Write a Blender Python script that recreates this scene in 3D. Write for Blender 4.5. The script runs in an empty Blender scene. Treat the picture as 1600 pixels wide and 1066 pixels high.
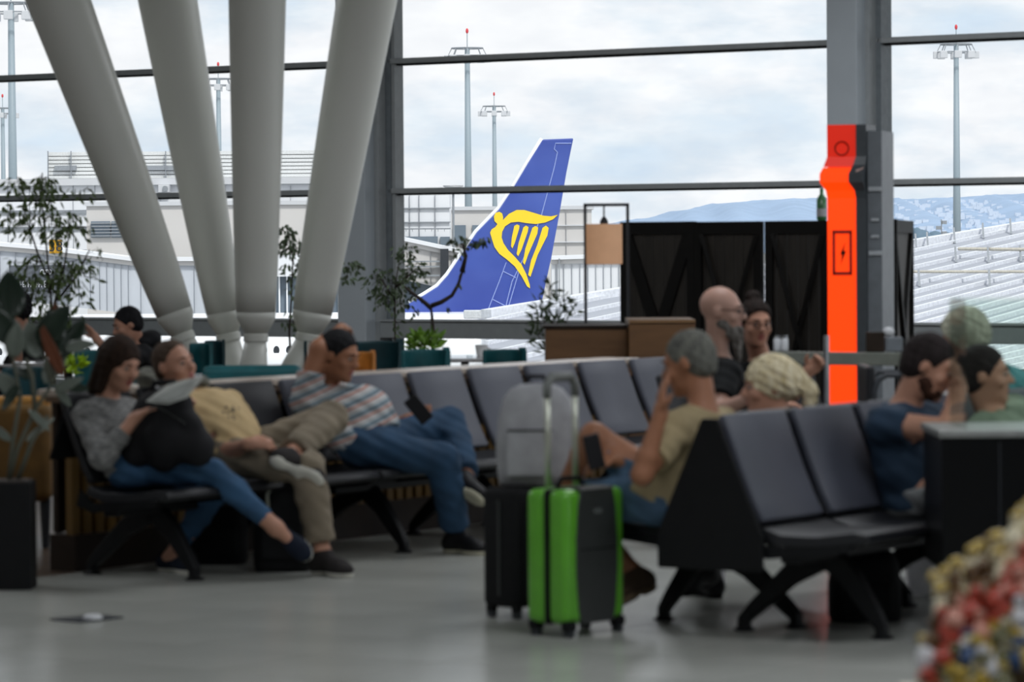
import bpy, math, random
import numpy as np
from mathutils import Vector, Matrix
random.seed(7)
sc = bpy.context.scene
col = sc.collection
V = Vector
PI = math.pi

# ------------------------------------------------------------------ camera
F = 5600.0                      # focal length in pixels of a 1600 wide frame
CAMZ = 1.56
PITCH = math.atan(150 / F)
ROLL = 0.0075
fwd = V((0, math.cos(PITCH), -math.sin(PITCH)))
up0 = V((0, math.sin(PITCH), math.cos(PITCH)))
rt0 = V((1, 0, 0))
RT = (rt0 * math.cos(ROLL) - up0 * math.sin(ROLL)).normalized()
UP = (up0 * math.cos(ROLL) + rt0 * math.sin(ROLL)).normalized()
cam_d = bpy.data.cameras.new('camera')
cam = bpy.data.objects.new('camera', cam_d); col.objects.link(cam)
cam.matrix_world = Matrix(((RT.x, UP.x, -fwd.x, 0), (RT.y, UP.y, -fwd.y, 0), (RT.z, UP.z, -fwd.z, CAMZ), (0, 0, 0, 1)))
cam_d.sensor_width = 36; cam_d.lens = 36 * F / 1600
cam_d.clip_start = 0.1; cam_d.clip_end = 30000
cam_d.dof.use_dof = True; cam_d.dof.focus_distance = 130; cam_d.dof.aperture_fstop = 4.7
sc.camera = cam
CAM = V((0, 0, CAMZ))

def ray(px, py):
    return (fwd + RT * ((px - 800) / F) - UP * ((py - 533) / F))
def P(px, py, Y):               # world point seen at that pixel of the photograph, Y metres ahead
    r = ray(px, py); return CAM + r * (Y / r.y)
def onfloor(px, py, z=0):
    r = ray(px, py); return CAM + r * ((z - CAMZ) / r.z)

# ------------------------------------------------------------------ world, sun, added fill lamps, exposure
def lin(c):
    if isinstance(c, str):
        c = [int(c[i:i + 2], 16) / 255 for i in (0, 2, 4)]
        return [x / 12.92 if x <= .04045 else ((x + .055) / 1.055) ** 2.4 for x in c]
    return list(c)

w = bpy.data.worlds.new('sky'); sc.world = w; w.use_nodes = True
nt = w.node_tree; N = nt.nodes; L = nt.links; N.clear()
tc = N.new('ShaderNodeTexCoord')
mp = N.new('ShaderNodeMapping'); mp.inputs['Scale'].default_value = (9, 9, 24); mp.inputs['Location'].default_value = (3.1, 1.7, .4)
nz = N.new('ShaderNodeTexNoise'); nz.inputs['Scale'].default_value = 1.5; nz.inputs['Detail'].default_value = 9; nz.inputs['Roughness'].default_value = .55
nz2 = N.new('ShaderNodeTexNoise'); nz2.inputs['Scale'].default_value = 5.0; nz2.inputs['Detail'].default_value = 8
cr = N.new('ShaderNodeValToRGB')
cr.color_ramp.elements[0].position = .34; cr.color_ramp.elements[0].color = (*lin('d5e3f1'), 1)
cr.color_ramp.elements[1].position = .56; cr.color_ramp.elements[1].color = (*lin('f8f8fa'), 1)
e = cr.color_ramp.elements.new(.43); e.color = (*lin('dfe8f1'), 1)
cr2 = N.new('ShaderNodeValToRGB')
cr2.color_ramp.elements[0].position = .38; cr2.color_ramp.elements[0].color = (.90, .91, .93, 1)
cr2.color_ramp.elements[1].position = .6; cr2.color_ramp.elements[1].color = (1, 1, 1, 1)
mx = N.new('ShaderNodeMixRGB'); mx.blend_type = 'MULTIPLY'; mx.inputs[0].default_value = .8
bg = N.new('ShaderNodeBackground'); bg.inputs['Strength'].default_value = 1.12
wo = N.new('ShaderNodeOutputWorld')
L.new(tc.outputs['Generated'], mp.inputs[0]); L.new(mp.outputs[0], nz.inputs[0]); L.new(mp.outputs[0], nz2.inputs[0])
L.new(nz.outputs[0], cr.inputs[0]); L.new(nz2.outputs[0], cr2.inputs[0])
L.new(cr.outputs[0], mx.inputs[1]); L.new(cr2.outputs[0], mx.inputs[2])
L.new(mx.outputs[0], bg.inputs[0]); L.new(bg.outputs[0], wo.inputs[0])

sd = bpy.data.lights.new('sun', 'SUN'); sd.energy = 2.5; sd.angle = .12; sd.color = (1, .97, .92)
so = bpy.data.objects.new('sun', sd); col.objects.link(so)
so.rotation_euler = V((-.35, .75, -1.0)).to_track_quat('-Z', 'Y').to_euler()
FILL_LAMPS = [(-5, 8, 5.2), (2, 4, 5.2), (2, 11, 5.2), (7, 15, 5.2), (-6, 19, 5.2), (1.5, 19, 5.2), (-5.5, 32, 5.2), (2.5, 30, 5.2), (7.5, 25, 5.2)]  # unseen area lights added to brighten the interior, positions made up
for (x, y, z) in FILL_LAMPS:
    ld = bpy.data.lights.new('fill_lamp', 'AREA'); ld.shape = 'SQUARE'; ld.size = 2.6; ld.energy = 132; ld.color = (.93, .96, 1)
    lo = bpy.data.objects.new('fill_lamp_light', ld); col.objects.link(lo); lo.location = (x, y, z)

vs = sc.view_settings
vs.view_transform = 'Standard'; vs.look = 'None'; vs.gamma = 1; vs.use_curve_mapping = False; vs.exposure = 0.0
sc.cycles.max_bounces = 7; sc.cycles.transparent_max_bounces = 12; sc.cycles.caustics_refractive = False; sc.cycles.caustics_reflective = False
sc.cycles.use_denoising = True
sc.cycles.sample_clamp_indirect = 6

# ------------------------------------------------------------------ materials
_m = {}
def mat(name, c, rough=.6, metal=0, var=.12, scale=12, bump=0, emit=None, estr=1, spec=.5, coat=0, c2=None, stretch=(1, 1, 1)):
    if name in _m: return _m[name]
    m = bpy.data.materials.new(name); m.use_nodes = True; _m[name] = m
    t = m.node_tree; b = t.nodes['Principled BSDF']
    c = lin(c); spec = .22 if max(c) < .03 and spec == .5 else spec
    b.inputs['Roughness'].default_value = rough; b.inputs['Metallic'].default_value = metal
    b.inputs['Specular IOR Level'].default_value = spec; b.inputs['Coat Weight'].default_value = coat
    tcn = t.nodes.new('ShaderNodeTexCoord'); mpn = t.nodes.new('ShaderNodeMapping'); mpn.inputs['Scale'].default_value = stretch
    n = t.nodes.new('ShaderNodeTexNoise'); n.inputs['Scale'].default_value = scale; n.inputs['Detail'].default_value = 4
    r = t.nodes.new('ShaderNodeValToRGB'); r.color_ramp.elements[0].position = .3; r.color_ramp.elements[1].position = .7
    a = [max(0, x * (1 - var)) for x in c]; d = [min(1, x * (1 + var)) for x in c]
    if c2 is not None: a, d = c, lin(c2)
    r.color_ramp.elements[0].color = (*a, 1); r.color_ramp.elements[1].color = (*d, 1)
    t.links.new(tcn.outputs['Object'], mpn.inputs[0]); t.links.new(mpn.outputs[0], n.inputs['Vector']); t.links.new(n.outputs[0], r.inputs[0]); t.links.new(r.outputs[0], b.inputs['Base Color'])
    if bump:
        bp = t.nodes.new('ShaderNodeBump'); bp.inputs['Strength'].default_value = bump; bp.inputs['Distance'].default_value = .01
        t.links.new(n.outputs[0], bp.inputs['Height']); t.links.new(bp.outputs[0], b.inputs['Normal'])
    if emit is not None:
        b.inputs['Emission Color'].default_value = (*lin(emit), 1); b.inputs['Emission Strength'].default_value = estr
    return m

def glass_mat(name, tint, fac=.06, rough=.02):
    m = bpy.data.materials.new(name); m.use_nodes = True; t = m.node_tree; t.nodes.clear()
    tr = t.nodes.new('ShaderNodeBsdfTransparent'); tr.inputs[0].default_value = (*tint, 1)
    gl = t.nodes.new('ShaderNodeBsdfGlossy'); gl.inputs['Roughness'].default_value = rough
    lw = t.nodes.new('ShaderNodeFresnel'); lw.inputs[0].default_value = 1.25
    mxn = t.nodes.new('ShaderNodeMixShader'); o = t.nodes.new('ShaderNodeOutputMaterial')
    mu = t.nodes.new('ShaderNodeMath'); mu.operation = 'MULTIPLY'; mu.inputs[1].default_value = fac * 10
    t.links.new(lw.outputs[0], mu.inputs[0]); t.links.new(mu.outputs[0], mxn.inputs[0])
    t.links.new(tr.outputs[0], mxn.inputs[1]); t.links.new(gl.outputs[0], mxn.inputs[2]); t.links.new(mxn.outputs[0], o.inputs[0])
    return m

ORD = ['leftmost', 'second from left', 'third from left', 'fourth from left', 'fifth from left', 'sixth from left', 'seventh from left', 'eighth from left', 'ninth from left', 'tenth from left', 'eleventh from left', 'twelfth from left', 'thirteenth from left', 'fourteenth from left', 'fifteenth from left', 'rightmost']
ROW = ['top', 'second', 'third', 'fourth', 'fifth', 'sixth', 'seventh']
# ------------------------------------------------------------------ mesh helpers
class MB:
    def __init__(s): s.v = []; s.f = []
    def add(s, vs_, fs_):
        n = len(s.v); s.v += [tuple(x) for x in vs_]; s.f += [tuple(i + n for i in f) for f in fs_]; return s
    def box(s, c, size, ax=None):
        c = V(c); hx, hy, hz = [k / 2 for k in size]
        X, Y, Z = ax if ax else (V((1, 0, 0)), V((0, 1, 0)), V((0, 0, 1)))
        vs_ = [c + X * (a * hx) + Y * (b * hy) + Z * (d * hz) for a in (-1, 1) for b in (-1, 1) for d in (-1, 1)]
        return s.add(vs_, [(0, 1, 3, 2), (4, 6, 7, 5), (0, 4, 5, 1), (2, 3, 7, 6), (0, 2, 6, 4), (1, 5, 7, 3)])
    def bar(s, a, b, w_, h_):
        a, b = V(a), V(b); d = (b - a); l = d.length; d.normalize()
        q = V((0, 0, 1)) if abs(d.z) < .95 else V((0, 1, 0))
        y = q.cross(d).normalized(); z = d.cross(y)
        return s.box((a + b) / 2, (l, w_, h_), (d, y, z))
    def tube(s, pts, rs, n=10, cap=True):
        pts = [V(p) for p in pts]
        if not hasattr(rs, '__len__'): rs = [rs] * len(pts)
        prev = None; rings = []
        for i, p in enumerate(pts):
            d = (pts[min(i + 1, len(pts) - 1)] - pts[max(i - 1, 0)]).normalized()
            if prev is None:
                q = V((0, 0, 1)) if abs(d.z) < .9 else V((1, 0, 0)); x = q.cross(d).normalized()
            else: x = (prev - d * prev.dot(d)).normalized()
            prev = x; y = d.cross(x)
            rings.append([p + (x * math.cos(2 * PI * k / n) + y * math.sin(2 * PI * k / n)) * rs[i] for k in range(n)])
        vs_ = [q for r in rings for q in r]; fs = []
        for i in range(len(pts) - 1):
            for k in range(n): a = i * n + k; b = i * n + (k + 1) % n; fs.append((a, b, b + n, a + n))
        if cap: fs.append(tuple(range(n - 1, -1, -1))); fs.append(tuple(range((len(pts) - 1) * n, len(pts) * n)))
        return s.add(vs_, fs)
    def lathe(s, c, prof, n=24):
        return s.tube([V(c) + V((0, 0, z)) for r, z in prof], [max(r, 1e-4) for r, z in prof], n)
    def prism(s, poly, ext):
        ext = V(ext); n = len(poly); a = [V(p) for p in poly]; b = [p + ext for p in a]
        return s.add(a + b, [tuple(range(n - 1, -1, -1)), tuple(range(n, 2 * n))] + [(i, (i + 1) % n, n + (i + 1) % n, n + i) for i in range(n)])
    def ell(s, c, r, n=12, m=8, ax=None):
        c = V(c); X, Y, Z = ax if ax else (V((1, 0, 0)), V((0, 1, 0)), V((0, 0, 1)))
        vs_ = [c - Z * r[2]]
        for j in range(1, m):
            t = PI * j / m - PI / 2
            for i in range(n):
                a = 2 * PI * i / n; vs_.append(c + X * (r[0] * math.cos(t) * math.cos(a)) + Y * (r[1] * math.cos(t) * math.sin(a)) + Z * (r[2] * math.sin(t)))
        vs_.append(c + Z * r[2]); fs = []
        for i in range(n): fs.append((0, 1 + (i + 1) % n, 1 + i))
        for j in range(m - 2):
            for i in range(n): a = 1 + j * n + i; b = 1 + j * n + (i + 1) % n; fs.append((a, b, b + n, a + n))
        k = 1 + (m - 2) * n
        for i in range(n): fs.append((k + i, k + (i + 1) % n, len(vs_) - 1))
        return s.add(vs_, fs)
    def build(s, name, m, parent=None, off=None, smooth=False, bevel=0, label=None, bseg=2):
        o_ = V(off) if off is not None else V((0, 0, 0))
        me = bpy.data.meshes.new(name); me.from_pydata([V(p) - o_ for p in s.v], [], s.f)
        me.validate(); me.update()
        if smooth: me.polygons.foreach_set('use_smooth', [True] * len(me.polygons))
        ob = bpy.data.objects.new(name, me); col.objects.link(ob)
        for q in (m if isinstance(m, (list, tuple)) else [m]): me.materials.append(q)
        if parent is not None: ob.parent = parent
        elif off is not None: ob.location = o_
        if bevel:
            b = ob.modifiers.new('bevel', 'BEVEL'); b.width = bevel; b.segments = bseg; b.limit_method = 'ANGLE'
        if label: ob['label'] = label
        return ob

def thing(name, loc, label, cat, group=None, rz=0):
    o = bpy.data.objects.new(name, None); col.objects.link(o); o.location = loc; o.rotation_euler = (0, 0, rz)
    o['label'] = label; o['category'] = cat
    if group: o['group'] = group
    return o
def tag(o, label, cat, group=None, kind=None):
    o['label'] = label; o['category'] = cat
    if group: o['group'] = group
    if kind: o['kind'] = kind
    return o
def struct(o): o['kind'] = 'structure'; return o
def dup(root, loc, rz, label, group=None):
    r = root.copy(); col.objects.link(r); r.location = loc; r.rotation_euler = (0, 0, rz); r['label'] = label
    if group: r['group'] = group
    for ch in list(root.children):
        c = ch.copy(); col.objects.link(c); c.parent = r
        for g in ch.children: d = g.copy(); col.objects.link(d); d.parent = c
    return r

# directions: u runs along the rows of seats (right and away), n is where the far row faces
u = V((.552, .834, 0)); n = V((.834, -.552, 0)); Z3 = V((0, 0, 1))
FB = V((-2.13, 16.7, 0))        # far row, top of its first backrest at floor level
NB = V((.805, 14.0, 0))         # near row
def bp(base, t, o, z=0): return base + u * t + n * o + Z3 * z
PITCH_S = .565
# ------------------------------------------------------------------ setting: room shell
m_tile = mat('polished_grey_tile', 'a9aba5', .24, var=.06, scale=1.5, spec=.5)
m_tile2 = mat('polished_grey_tile_pale', 'aeb0aa', .22, var=.06, scale=1.2, spec=.5)
m_grout = mat('tile_grout', '6d6e6a', .8)
m_plank = mat('brown_floor_wood', '55463a', .28, var=.25, scale=3, stretch=(1, 8, 1))
m_wall = mat('interior_wall_paint', 'b9b9b6', .8)
m_steel = mat('grey_painted_steel', 'c0c9d0', .45, var=.05, scale=2)
m_frame = mat('dark_window_frame', 'a8adaf', .4, var=.06)
m_gasket = mat('black_gasket', '14171c', .6)
m_sill = mat('grey_sill_panel', '9aa0a2', .5, var=.05)
m_glass = glass_mat('window_glass', (.975, .985, .985), .05)

floor = struct(MB().box((0, 17, -.06), (40, 54, .1)).build('floor', m_grout))
T = .6; cnt = 0
def proj(p):
    d = p - CAM; k = F / d.dot(fwd); return (800 + d.dot(RT) * k, 533 - d.dot(UP) * k)
tme = {}
for i in range(-16, 26):
    for j in range(0, 18):
        o0 = -.22 + j * T; t0 = i * T
        cn = [bp(FB, t0 + a * T, o0 + b * T) for a in (0, 1) for b in (0, 1)]
        if min(c.y for c in cn) < 10.5: 
            if max(c.y for c in cn) < 6: continue
        q = [proj(c) for c in cn] if min(c.y for c in cn) > 1 else None
        if q is None: continue
        if max(a for a, b in q) < -260 or min(a for a, b in q) > 1860 or min(b for a, b in q) > 1250: continue
        if max(c.y for c in cn) > 27: continue
        k = (i * 7 + j * 3) % 2
        if k not in tme:
            b = MB().box((0, 0, -.005), (T - .004, T - .004, .02), (u, n, Z3)); ob = b.build('floor_tile', m_tile if k else m_tile2, floor); tme[k] = ob.data
        else:
            ob = bpy.data.objects.new('floor_tile', tme[k]); col.objects.link(ob); ob.parent = floor
        c = (cn[0] + cn[3]) / 2; ob.location = c; cnt += 1
pm = None; pc = 0
for j in range(0, 30):                     # boards of the cafe floor, behind the seat row
    for i in range(-3, 4):
        t0 = i * 1.6 + (j % 3) * .5; c = bp(FB, t0 + .8, -.22 - .07 - j * .14)
        a = proj(c)
        if a[0] < -200 or a[0] > 520: continue
        if pm is None:
            ob = MB().box((0, 0, -.005), (1.596, .137, .018), (u, n, Z3)).build('floor_board', m_plank, floor); pm = ob.data
        else: ob = bpy.data.objects.new('floor_board', pm); col.objects.link(ob); ob.parent = floor
        ob.location = c; pc += 1
cf = MB().box((bp(FB, 5, -6.2)), (40, 12, .012), (u, n, Z3)).build('floor_cafe', m_plank); cf.location.z = -.012; struct(cf)

# glazed facade
def fy(px): return 41.1 / (1 + .21 * px / 1600)          # depth of the facade at a picture column
def fxy(px):
    Yd = fy(px); q = P(px, 383, Yd); return V((q.x, q.y, 0))
A0 = fxy(0); A1 = fxy(1600); fd = (A1 - A0).normalized(); fn = V((fd.y, -fd.x, 0))   # fn points into the room
if fn.y > 0: fn = -fn
def fpt(px, z=0, o=0):
    # intersection of the column through px with the facade line
    r = ray(px, 383); r = V((r.x, r.y, 0)); 
    den = r.x * fd.y - r.y * fd.x; s = (A0.x * fd.y - A0.y * fd.x) / den
    return r * s + fn * o + Z3 * z
def fbar(pxa, pxb, z0, z1, o0, o1, name, m, parent=None, bevel=0):
    a = fpt(pxa); b = fpt(pxb); l = (b - a).length
    mb = MB().box((a + b) / 2 + fn * (o0 + o1) / 2 + Z3 * (z0 + z1) / 2, (l, o1 - o0, z1 - z0), (fd, fn, Z3))
    return mb.build(name, m, parent, bevel=bevel)
bays = [(-140, 577), (621, 1339), (1377, 2150)]
zs = [.776, 2.14, 3.51, 4.88, 6.2]
for k, (a, b) in enumerate(bays):
    win = struct(fbar(a, b, .66, .70, -.1, .1, 'window_%d' % (k + 1), m_frame))
    for i, z in enumerate(zs):
        if i == 0: continue
        fbar(a - 4, b + 4, z - .028, z + .028, -.05, .12, 'transom', m_frame, win, .008)
        fbar(a, b, z - .045, z - .028, -.05, .06, 'gasket', m_gasket, win)
    for i in range(4): fbar(a, b, zs[i] + .03, zs[i + 1] - .045, -.02, -.008, 'pane', m_glass, win)
    fbar(a, b, .05, .60, -.02, -.008, 'pane', m_glass, win)
    for e_ in (a + 1, b - 5): fbar(e_, e_ + 5, .6, 6.6, -.06, .1, 'mullion', m_gasket if e_ > a + 2 else m_frame, win)
    fbar(a, b, 0, .08, -.1, .1, 'bottom_rail', m_frame, win)
    fbar(a - 5 if k else a, b + 5, .59, .765, -.02, .28, 'sill', m_sill, win, .01)
    fbar(a - 5 if k else a, b + 5, .765, .785, -.04, .3, 'sill_cap', m_frame, win)
for k, (a, b) in enumerate([(563, 607), (1325, 1372), (-230, -150)]):
    c = struct(fbar(a, b, 0, 6.6, -.12, .42, 'trim_%d' % (k + 1), m_steel, None, .01))
    fbar(b, b + 7, 0, 6.6, -.1, .25, 'mullion_cover', m_frame, c)
    fbar(b + 7, b + 15, 0, 6.6, -.1, .12, 'mullion_cover', mat('frame_grey_light', '7c8489', .4), c)
MB_c = MB().box((0, 17, 6.9), (44, 58, .3)).build('ceiling', m_wall); struct(MB_c)
struct(MB().box((-9.5, 17, 3.3), (.3, 52, 6.8)).build('wall_left', m_wall))
struct(MB().box((0, -7, 3.3), (40, .3, 6.8)).build('wall_back', m_wall))
# right side, unseen: steel posts, bays left open without glass to let daylight in
wr = struct(MB().box((13, 10, .25), (.3, 34, .6)).build('wall_right', m_wall))
for y in range(-6, 28, 4): MB().box((13, y, 3.3), (.25, .25, 6.8)).build('post', m_steel, wr)
for i, (x, y, z) in enumerate(FILL_LAMPS):  # made-up housings and rods for the added fill lights
    t = thing('fill_light', (x, y, z), 'added square fill light panel, out of view, %s counting from the camera' % ['first', 'second', 'third', 'fourth', 'fifth', 'sixth', 'seventh', 'eighth', 'ninth'][i], 'light', 'added fill light panels')
    MB().box((x, y, z + .12), (2.8, 2.8, .16)).build('housing', m_wall, t, (x, y, z))
    MB().tube([(x, y, z + .2), (x, y, 6.75)], .03, 8).build('rod', m_steel, t, (x, y, z))
# ------------------------------------------------------------------ outdoors
GZ = -6.6
apron = struct(MB().box((0, 1500, GZ - .5), (6000, 2950, 1)).build('ground_apron', mat('apron_concrete', 'a9abab', .8, scale=.05)))
m_white = mat('white_cladding', 'e3e5e9', .6, var=.03, scale=.3)
m_off = mat('pale_grey_cladding', 'c9cbcf', .6, var=.04, scale=.3)
m_beige = mat('beige_cladding', 'cbc8c6', .7, var=.05, scale=.2)
m_blgl = mat('blue_grey_window', '6f7c88', .2, var=.15, scale=.4)
m_line = mat('joint_grey', '8d9298', .6)
m_mast = mat('galvanised_mast', '8f9da6', .5, var=.05)
m_red = mat('signal_red', 'd2434a', .5)
m_dark = mat('dark_metal', '2c3036', .5)
def pbox(mb, x0, y0, x1, y1, Y, th):      # box between two picture corners standing Y metres away
    a = P(x0, y0, Y); b = P(x1, y1, Y)
    c = (a + b) / 2; return mb.box((c.x, Y + th / 2, c.z), (abs(b.x - a.x), th, abs(a.z - b.z)))
def pbm(x0, y0, x1, y1, Y, th, name, m, parent=None, bevel=0, off=None):
    return pbox(MB(), x0, y0, x1, y1, Y, th).build(name, m, parent, off=off, bevel=bevel)
def ybase(px, Y): return 389 - .0075 * px + (CAMZ - GZ) * F / Y

# hills
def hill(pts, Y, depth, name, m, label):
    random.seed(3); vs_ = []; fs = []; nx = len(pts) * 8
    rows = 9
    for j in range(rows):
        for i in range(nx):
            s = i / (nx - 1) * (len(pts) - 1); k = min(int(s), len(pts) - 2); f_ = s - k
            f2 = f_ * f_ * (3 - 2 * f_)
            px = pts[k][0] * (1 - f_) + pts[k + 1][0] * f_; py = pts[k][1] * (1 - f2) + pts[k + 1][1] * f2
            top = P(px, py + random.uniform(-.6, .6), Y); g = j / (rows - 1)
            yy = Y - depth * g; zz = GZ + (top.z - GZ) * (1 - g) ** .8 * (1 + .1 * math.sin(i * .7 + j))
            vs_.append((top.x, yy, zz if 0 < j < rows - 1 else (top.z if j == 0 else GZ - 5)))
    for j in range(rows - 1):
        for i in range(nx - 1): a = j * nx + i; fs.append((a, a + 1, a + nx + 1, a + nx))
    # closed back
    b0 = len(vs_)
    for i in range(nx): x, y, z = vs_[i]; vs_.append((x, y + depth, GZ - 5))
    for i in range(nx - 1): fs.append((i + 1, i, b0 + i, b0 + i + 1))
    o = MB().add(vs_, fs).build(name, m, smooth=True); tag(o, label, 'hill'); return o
hr = hill([(930, 352), (1000, 342), (1060, 329), (1120, 318), (1200, 312), (1290, 309), (1360, 311), (1420, 311), (1500, 308), (1560, 304), (1640, 300), (1900, 296)], 5200, 1500, 'hill', mat('hazed_blue_hill', '93a8c2', 1, var=.08, scale=.01), 'long hill coloured in pale blue haze along the horizon behind the ribbed roof')  # distance haze is put into the pale blue surface colour
tg = MB(); random.seed(11)
for i in range(300):
    px = random.uniform(1385, 1640); f_ = random.random(); Yh = 5200 - 1500 * (.1 + .75 * f_)
    g = .1 + .75 * f_; zt = P(px, 306, 5200).z; z = GZ + (zt - GZ) * (1 - g) ** .8 * .93
    x = P(px, 380, Yh).x; s = random.uniform(2.4, 5)
    tg.box((x, Yh - 12, z + s * .4), (s * 1.6, s, s))
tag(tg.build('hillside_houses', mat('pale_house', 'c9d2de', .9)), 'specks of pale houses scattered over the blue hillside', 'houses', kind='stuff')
random.seed(5)
m_far = mat('far_dark_tree', '6f8494', 1, c2='5c7283', scale=.2)  # blue-grey haze put into the tree colour
for i in range(16):
    px = 1404 + i * 11 + random.uniform(-3, 3); Yt = 900 + random.uniform(-60, 60); h_ = random.uniform(8, 10); x = P(px, 380, Yt).x
    t = thing('far_tree', (x, Yt, GZ), ORD[i] + ' hazy tree in the dark line above the ribbed roof', 'tree', 'far trees above the ribbed roof')
    mb = MB()
    for k in range(5): mb.ell((random.uniform(-2, 2), random.uniform(-2, 2), h_ * random.uniform(.45, .95)), (random.uniform(1.5, 2.8),) * 2 + (random.uniform(1.5, 3),), 8, 6)
    mb.build('crown', m_far, t, smooth=True)
    MB().tube([(0, 0, 0), (0, 0, h_ * .6)], .3, 6).build('trunk', m_far, t)

# light masts
def mast(px, ytop, Y, label, bands=None, wide=3.4):
    top = P(px, ytop, Y); x = P(px, 400, Y).x; x = top.x
    t = thing('light_mast', (x, Y, GZ), label, 'mast', 'apron light masts'); o = V((x, Y, GZ)); h_ = top.z - GZ
    MB().tube([(0, 0, 0), (0, 0, h_)], [.5, .27], 12).build('pole', m_mast, t, smooth=True)
    for (z0, z1, m) in bands or []:
        MB().tube([(0, 0, z0 - GZ), (0, 0, z1 - GZ)], [.55, .53], 12).build('painted_band', m, t)
    mb = MB(); R = wide / 2
    ring = [V((R * math.cos(a), R * .8 * math.sin(a), h_ - .1)) for a in [i * PI / 8 for i in range(17)]]
    mb.tube(ring, .09, 6)
    ring2 = [V((p.x * 1.25, p.y * 1.25, h_ - .95)) for p in ring]; mb.tube(ring2, .07, 6)
    for i in range(0, 16, 2): mb.bar((0, 0, h_), ring[i], .1, .1); mb.bar(ring[i], ring2[i], .08, .08)
    mb.build('head_frame', m_line, t)
    for i in range(0, 16, 2):
        p = ring2[i]; a = i * PI / 8
        MB().box(p + V((0, 0, -.3)), (.8, .5, .8)).build('floodlight', m_off, t, bevel=.05)
    MB().tube([(0, 0, h_), (0, 0, h_ + 1.7)], .05, 5).build('rod', m_mast, t)
    MB().ell((0, 0, h_ + 1.8), (.16, .16, .3), 8, 6).build('beacon', m_red, t)
zz = lambda py, px, Y: P(px, py, Y).z
mast(730, 74, 394, 'tall grey floodlight mast left of the blue tail fin', [(zz(395, 730, 394), zz(366, 730, 394), m_red), (zz(425, 730, 394), zz(395, 730, 394), m_white)])
mast(772, 165, 560, 'lower thin floodlight mast right above the blue tail fin')
mast(17, 3, 318, 'floodlight mast nearest the left edge, cut by the picture top', [(zz(402, 20, 318), zz(364, 20, 318), m_red), (zz(440, 20, 318), zz(402, 20, 318), m_white), (zz(460, 20, 318), zz(440, 20, 318), m_red)])
mast(4, 168, 555, 'small far floodlight mast at the left edge')
mast(341, 122, 466, 'floodlight mast seen between the second and third white struts')
mast(1494, 68, 395, 'floodlight mast at right above the ribbed roof', [(zz(373, 1494, 395), zz(364, 1494, 395), m_red)])

# terminal and buildings beyond
def bld(name, loc_px, Y, label, cat='building'):
    x = P(loc_px, 400, Y).x; return thing(name, (x, Y, GZ), label, cat), V((x, Y, GZ))
t, o = bld('terminal_building', 300, 252, 'long white terminal wing with a louvred plant screen on its roof')
pbm(-120, 285, 606, 560, 252, 14, 'wall', m_white, t, off=o)
pbm(-120, 281, 606, 286, 251.6, 15, 'parapet', m_off, t, off=o)
for i in range(9): pbm(74, 238 + i * 5.9, 497, 241.8 + i * 5.9, 253 + (i % 2) * .0, .3, 'louvre', mat('louvre_grey', 'd8dada', .5), t, off=o)
pbm(76, 240, 496, 288, 253.8, 6, 'plant_room', m_off, t, off=o)
for x in (74, 110, 258, 330, 420, 495): pbm(x, 236, x + 1.6, 290, 252.6, .3, 'louvre_post', m_line, t, off=o)
for x in (85, 228, 262): pbm(x, 259, x + 34, 266, 252.7, .3, 'louvre_gap', m_line, t, off=o)
for y in (330, 356, 392): pbm(-120, y, 606, y + 1, 251.9, .2, 'cladding_joint', m_line, t, off=o)
for x in range(-90, 606, 34): pbm(x, 290, x + .9, 410, 251.92, .2, 'cladding_joint', m_line, t, off=o)
pbm(150, 371, 606, 398, 251.8, .3, 'window_band', m_blgl, t, off=o)
acu = pbm(247, 289, 264, 301, 250.6, 1.2, 'air_conditioner', m_off, t, off=o, bevel=.03)
a = P(258, 295, 250.55); MB().tube([a, a + V((0, -.05, 0))], .2, 14).build('fan_grille', m_line, acu, off=o)

t, o = bld('annex_building', 300, 235, 'beige annex block with blue windows in front of the white terminal')
pbm(135, 318, 560, 520, 235, 10, 'wall', m_beige, t, off=o); pbm(133, 316, 562, 319, 234.8, 10.4, 'roof_edge', m_off, t, off=o)
for x0, x1 in ((142, 172), (174, 204), (206, 236)): pbm(x0, 346, x1, 371, 234.8, .2, 'window', m_blgl, t, off=o)
for i in range(5):
    pbm(142, 348 + i * 5, 236, 349 + i * 5, 234.7, .1, 'window_slat', m_line, t, off=o)
t, o = bld('office_building', 770, 262, 'beige block with blue windows behind the blue tail fin')
pbm(705, 326, 926, 560, 262, 12, 'wall', m_beige, t, off=o); pbm(703, 323, 928, 327, 261.8, 12.4, 'roof_edge', m_off, t, off=o)
for x0, x1 in ((708, 728), (738, 768), (770, 800)): pbm(x0, 352, x1, 381, 261.8, .2, 'window', m_blgl, t, off=o)
for y in (352, 378, 404): pbm(802, y, 926, y + .8, 261.8, .2, 'cladding_joint', m_off, t, off=o)
for x in (845, 885): pbm(x, 327, x + .8, 470, 261.8, .2, 'cladding_joint', m_off, t, off=o)
t, o = bld('gate_building', 660, 246, 'white gate building with a railing and a window band, seen left of the tail fin')
pbm(600, 303, 704, 560, 246, 8, 'wall', m_white, t, off=o)
for x in (640, 655, 680): pbm(x, 303, x + .8, 385, 245.8, .2, 'cladding_joint', m_line, t, off=o)
for y in (325, 347): pbm(600, y, 704, y + .8, 245.8, .2, 'cladding_joint', m_line, t, off=o)
pbm(600, 357, 704, 358.5, 244, .2, 'railing', m_line, t, off=o)
for x in range(604, 704, 10): pbm(x, 358, x + .8, 362, 244, .15, 'railing_post', m_line, t, off=o)
for x0, x1 in ((604, 684), (688, 703)): pbm(x0, 370, x1, 383, 245.7, .3, 'window', m_blgl, t, off=o)
t, o = bld('satellite_dish', 707, 240, 'small grey satellite dish on the roof left of the tall mast', 'dish')
c = P(708, 292, 240)
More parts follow.
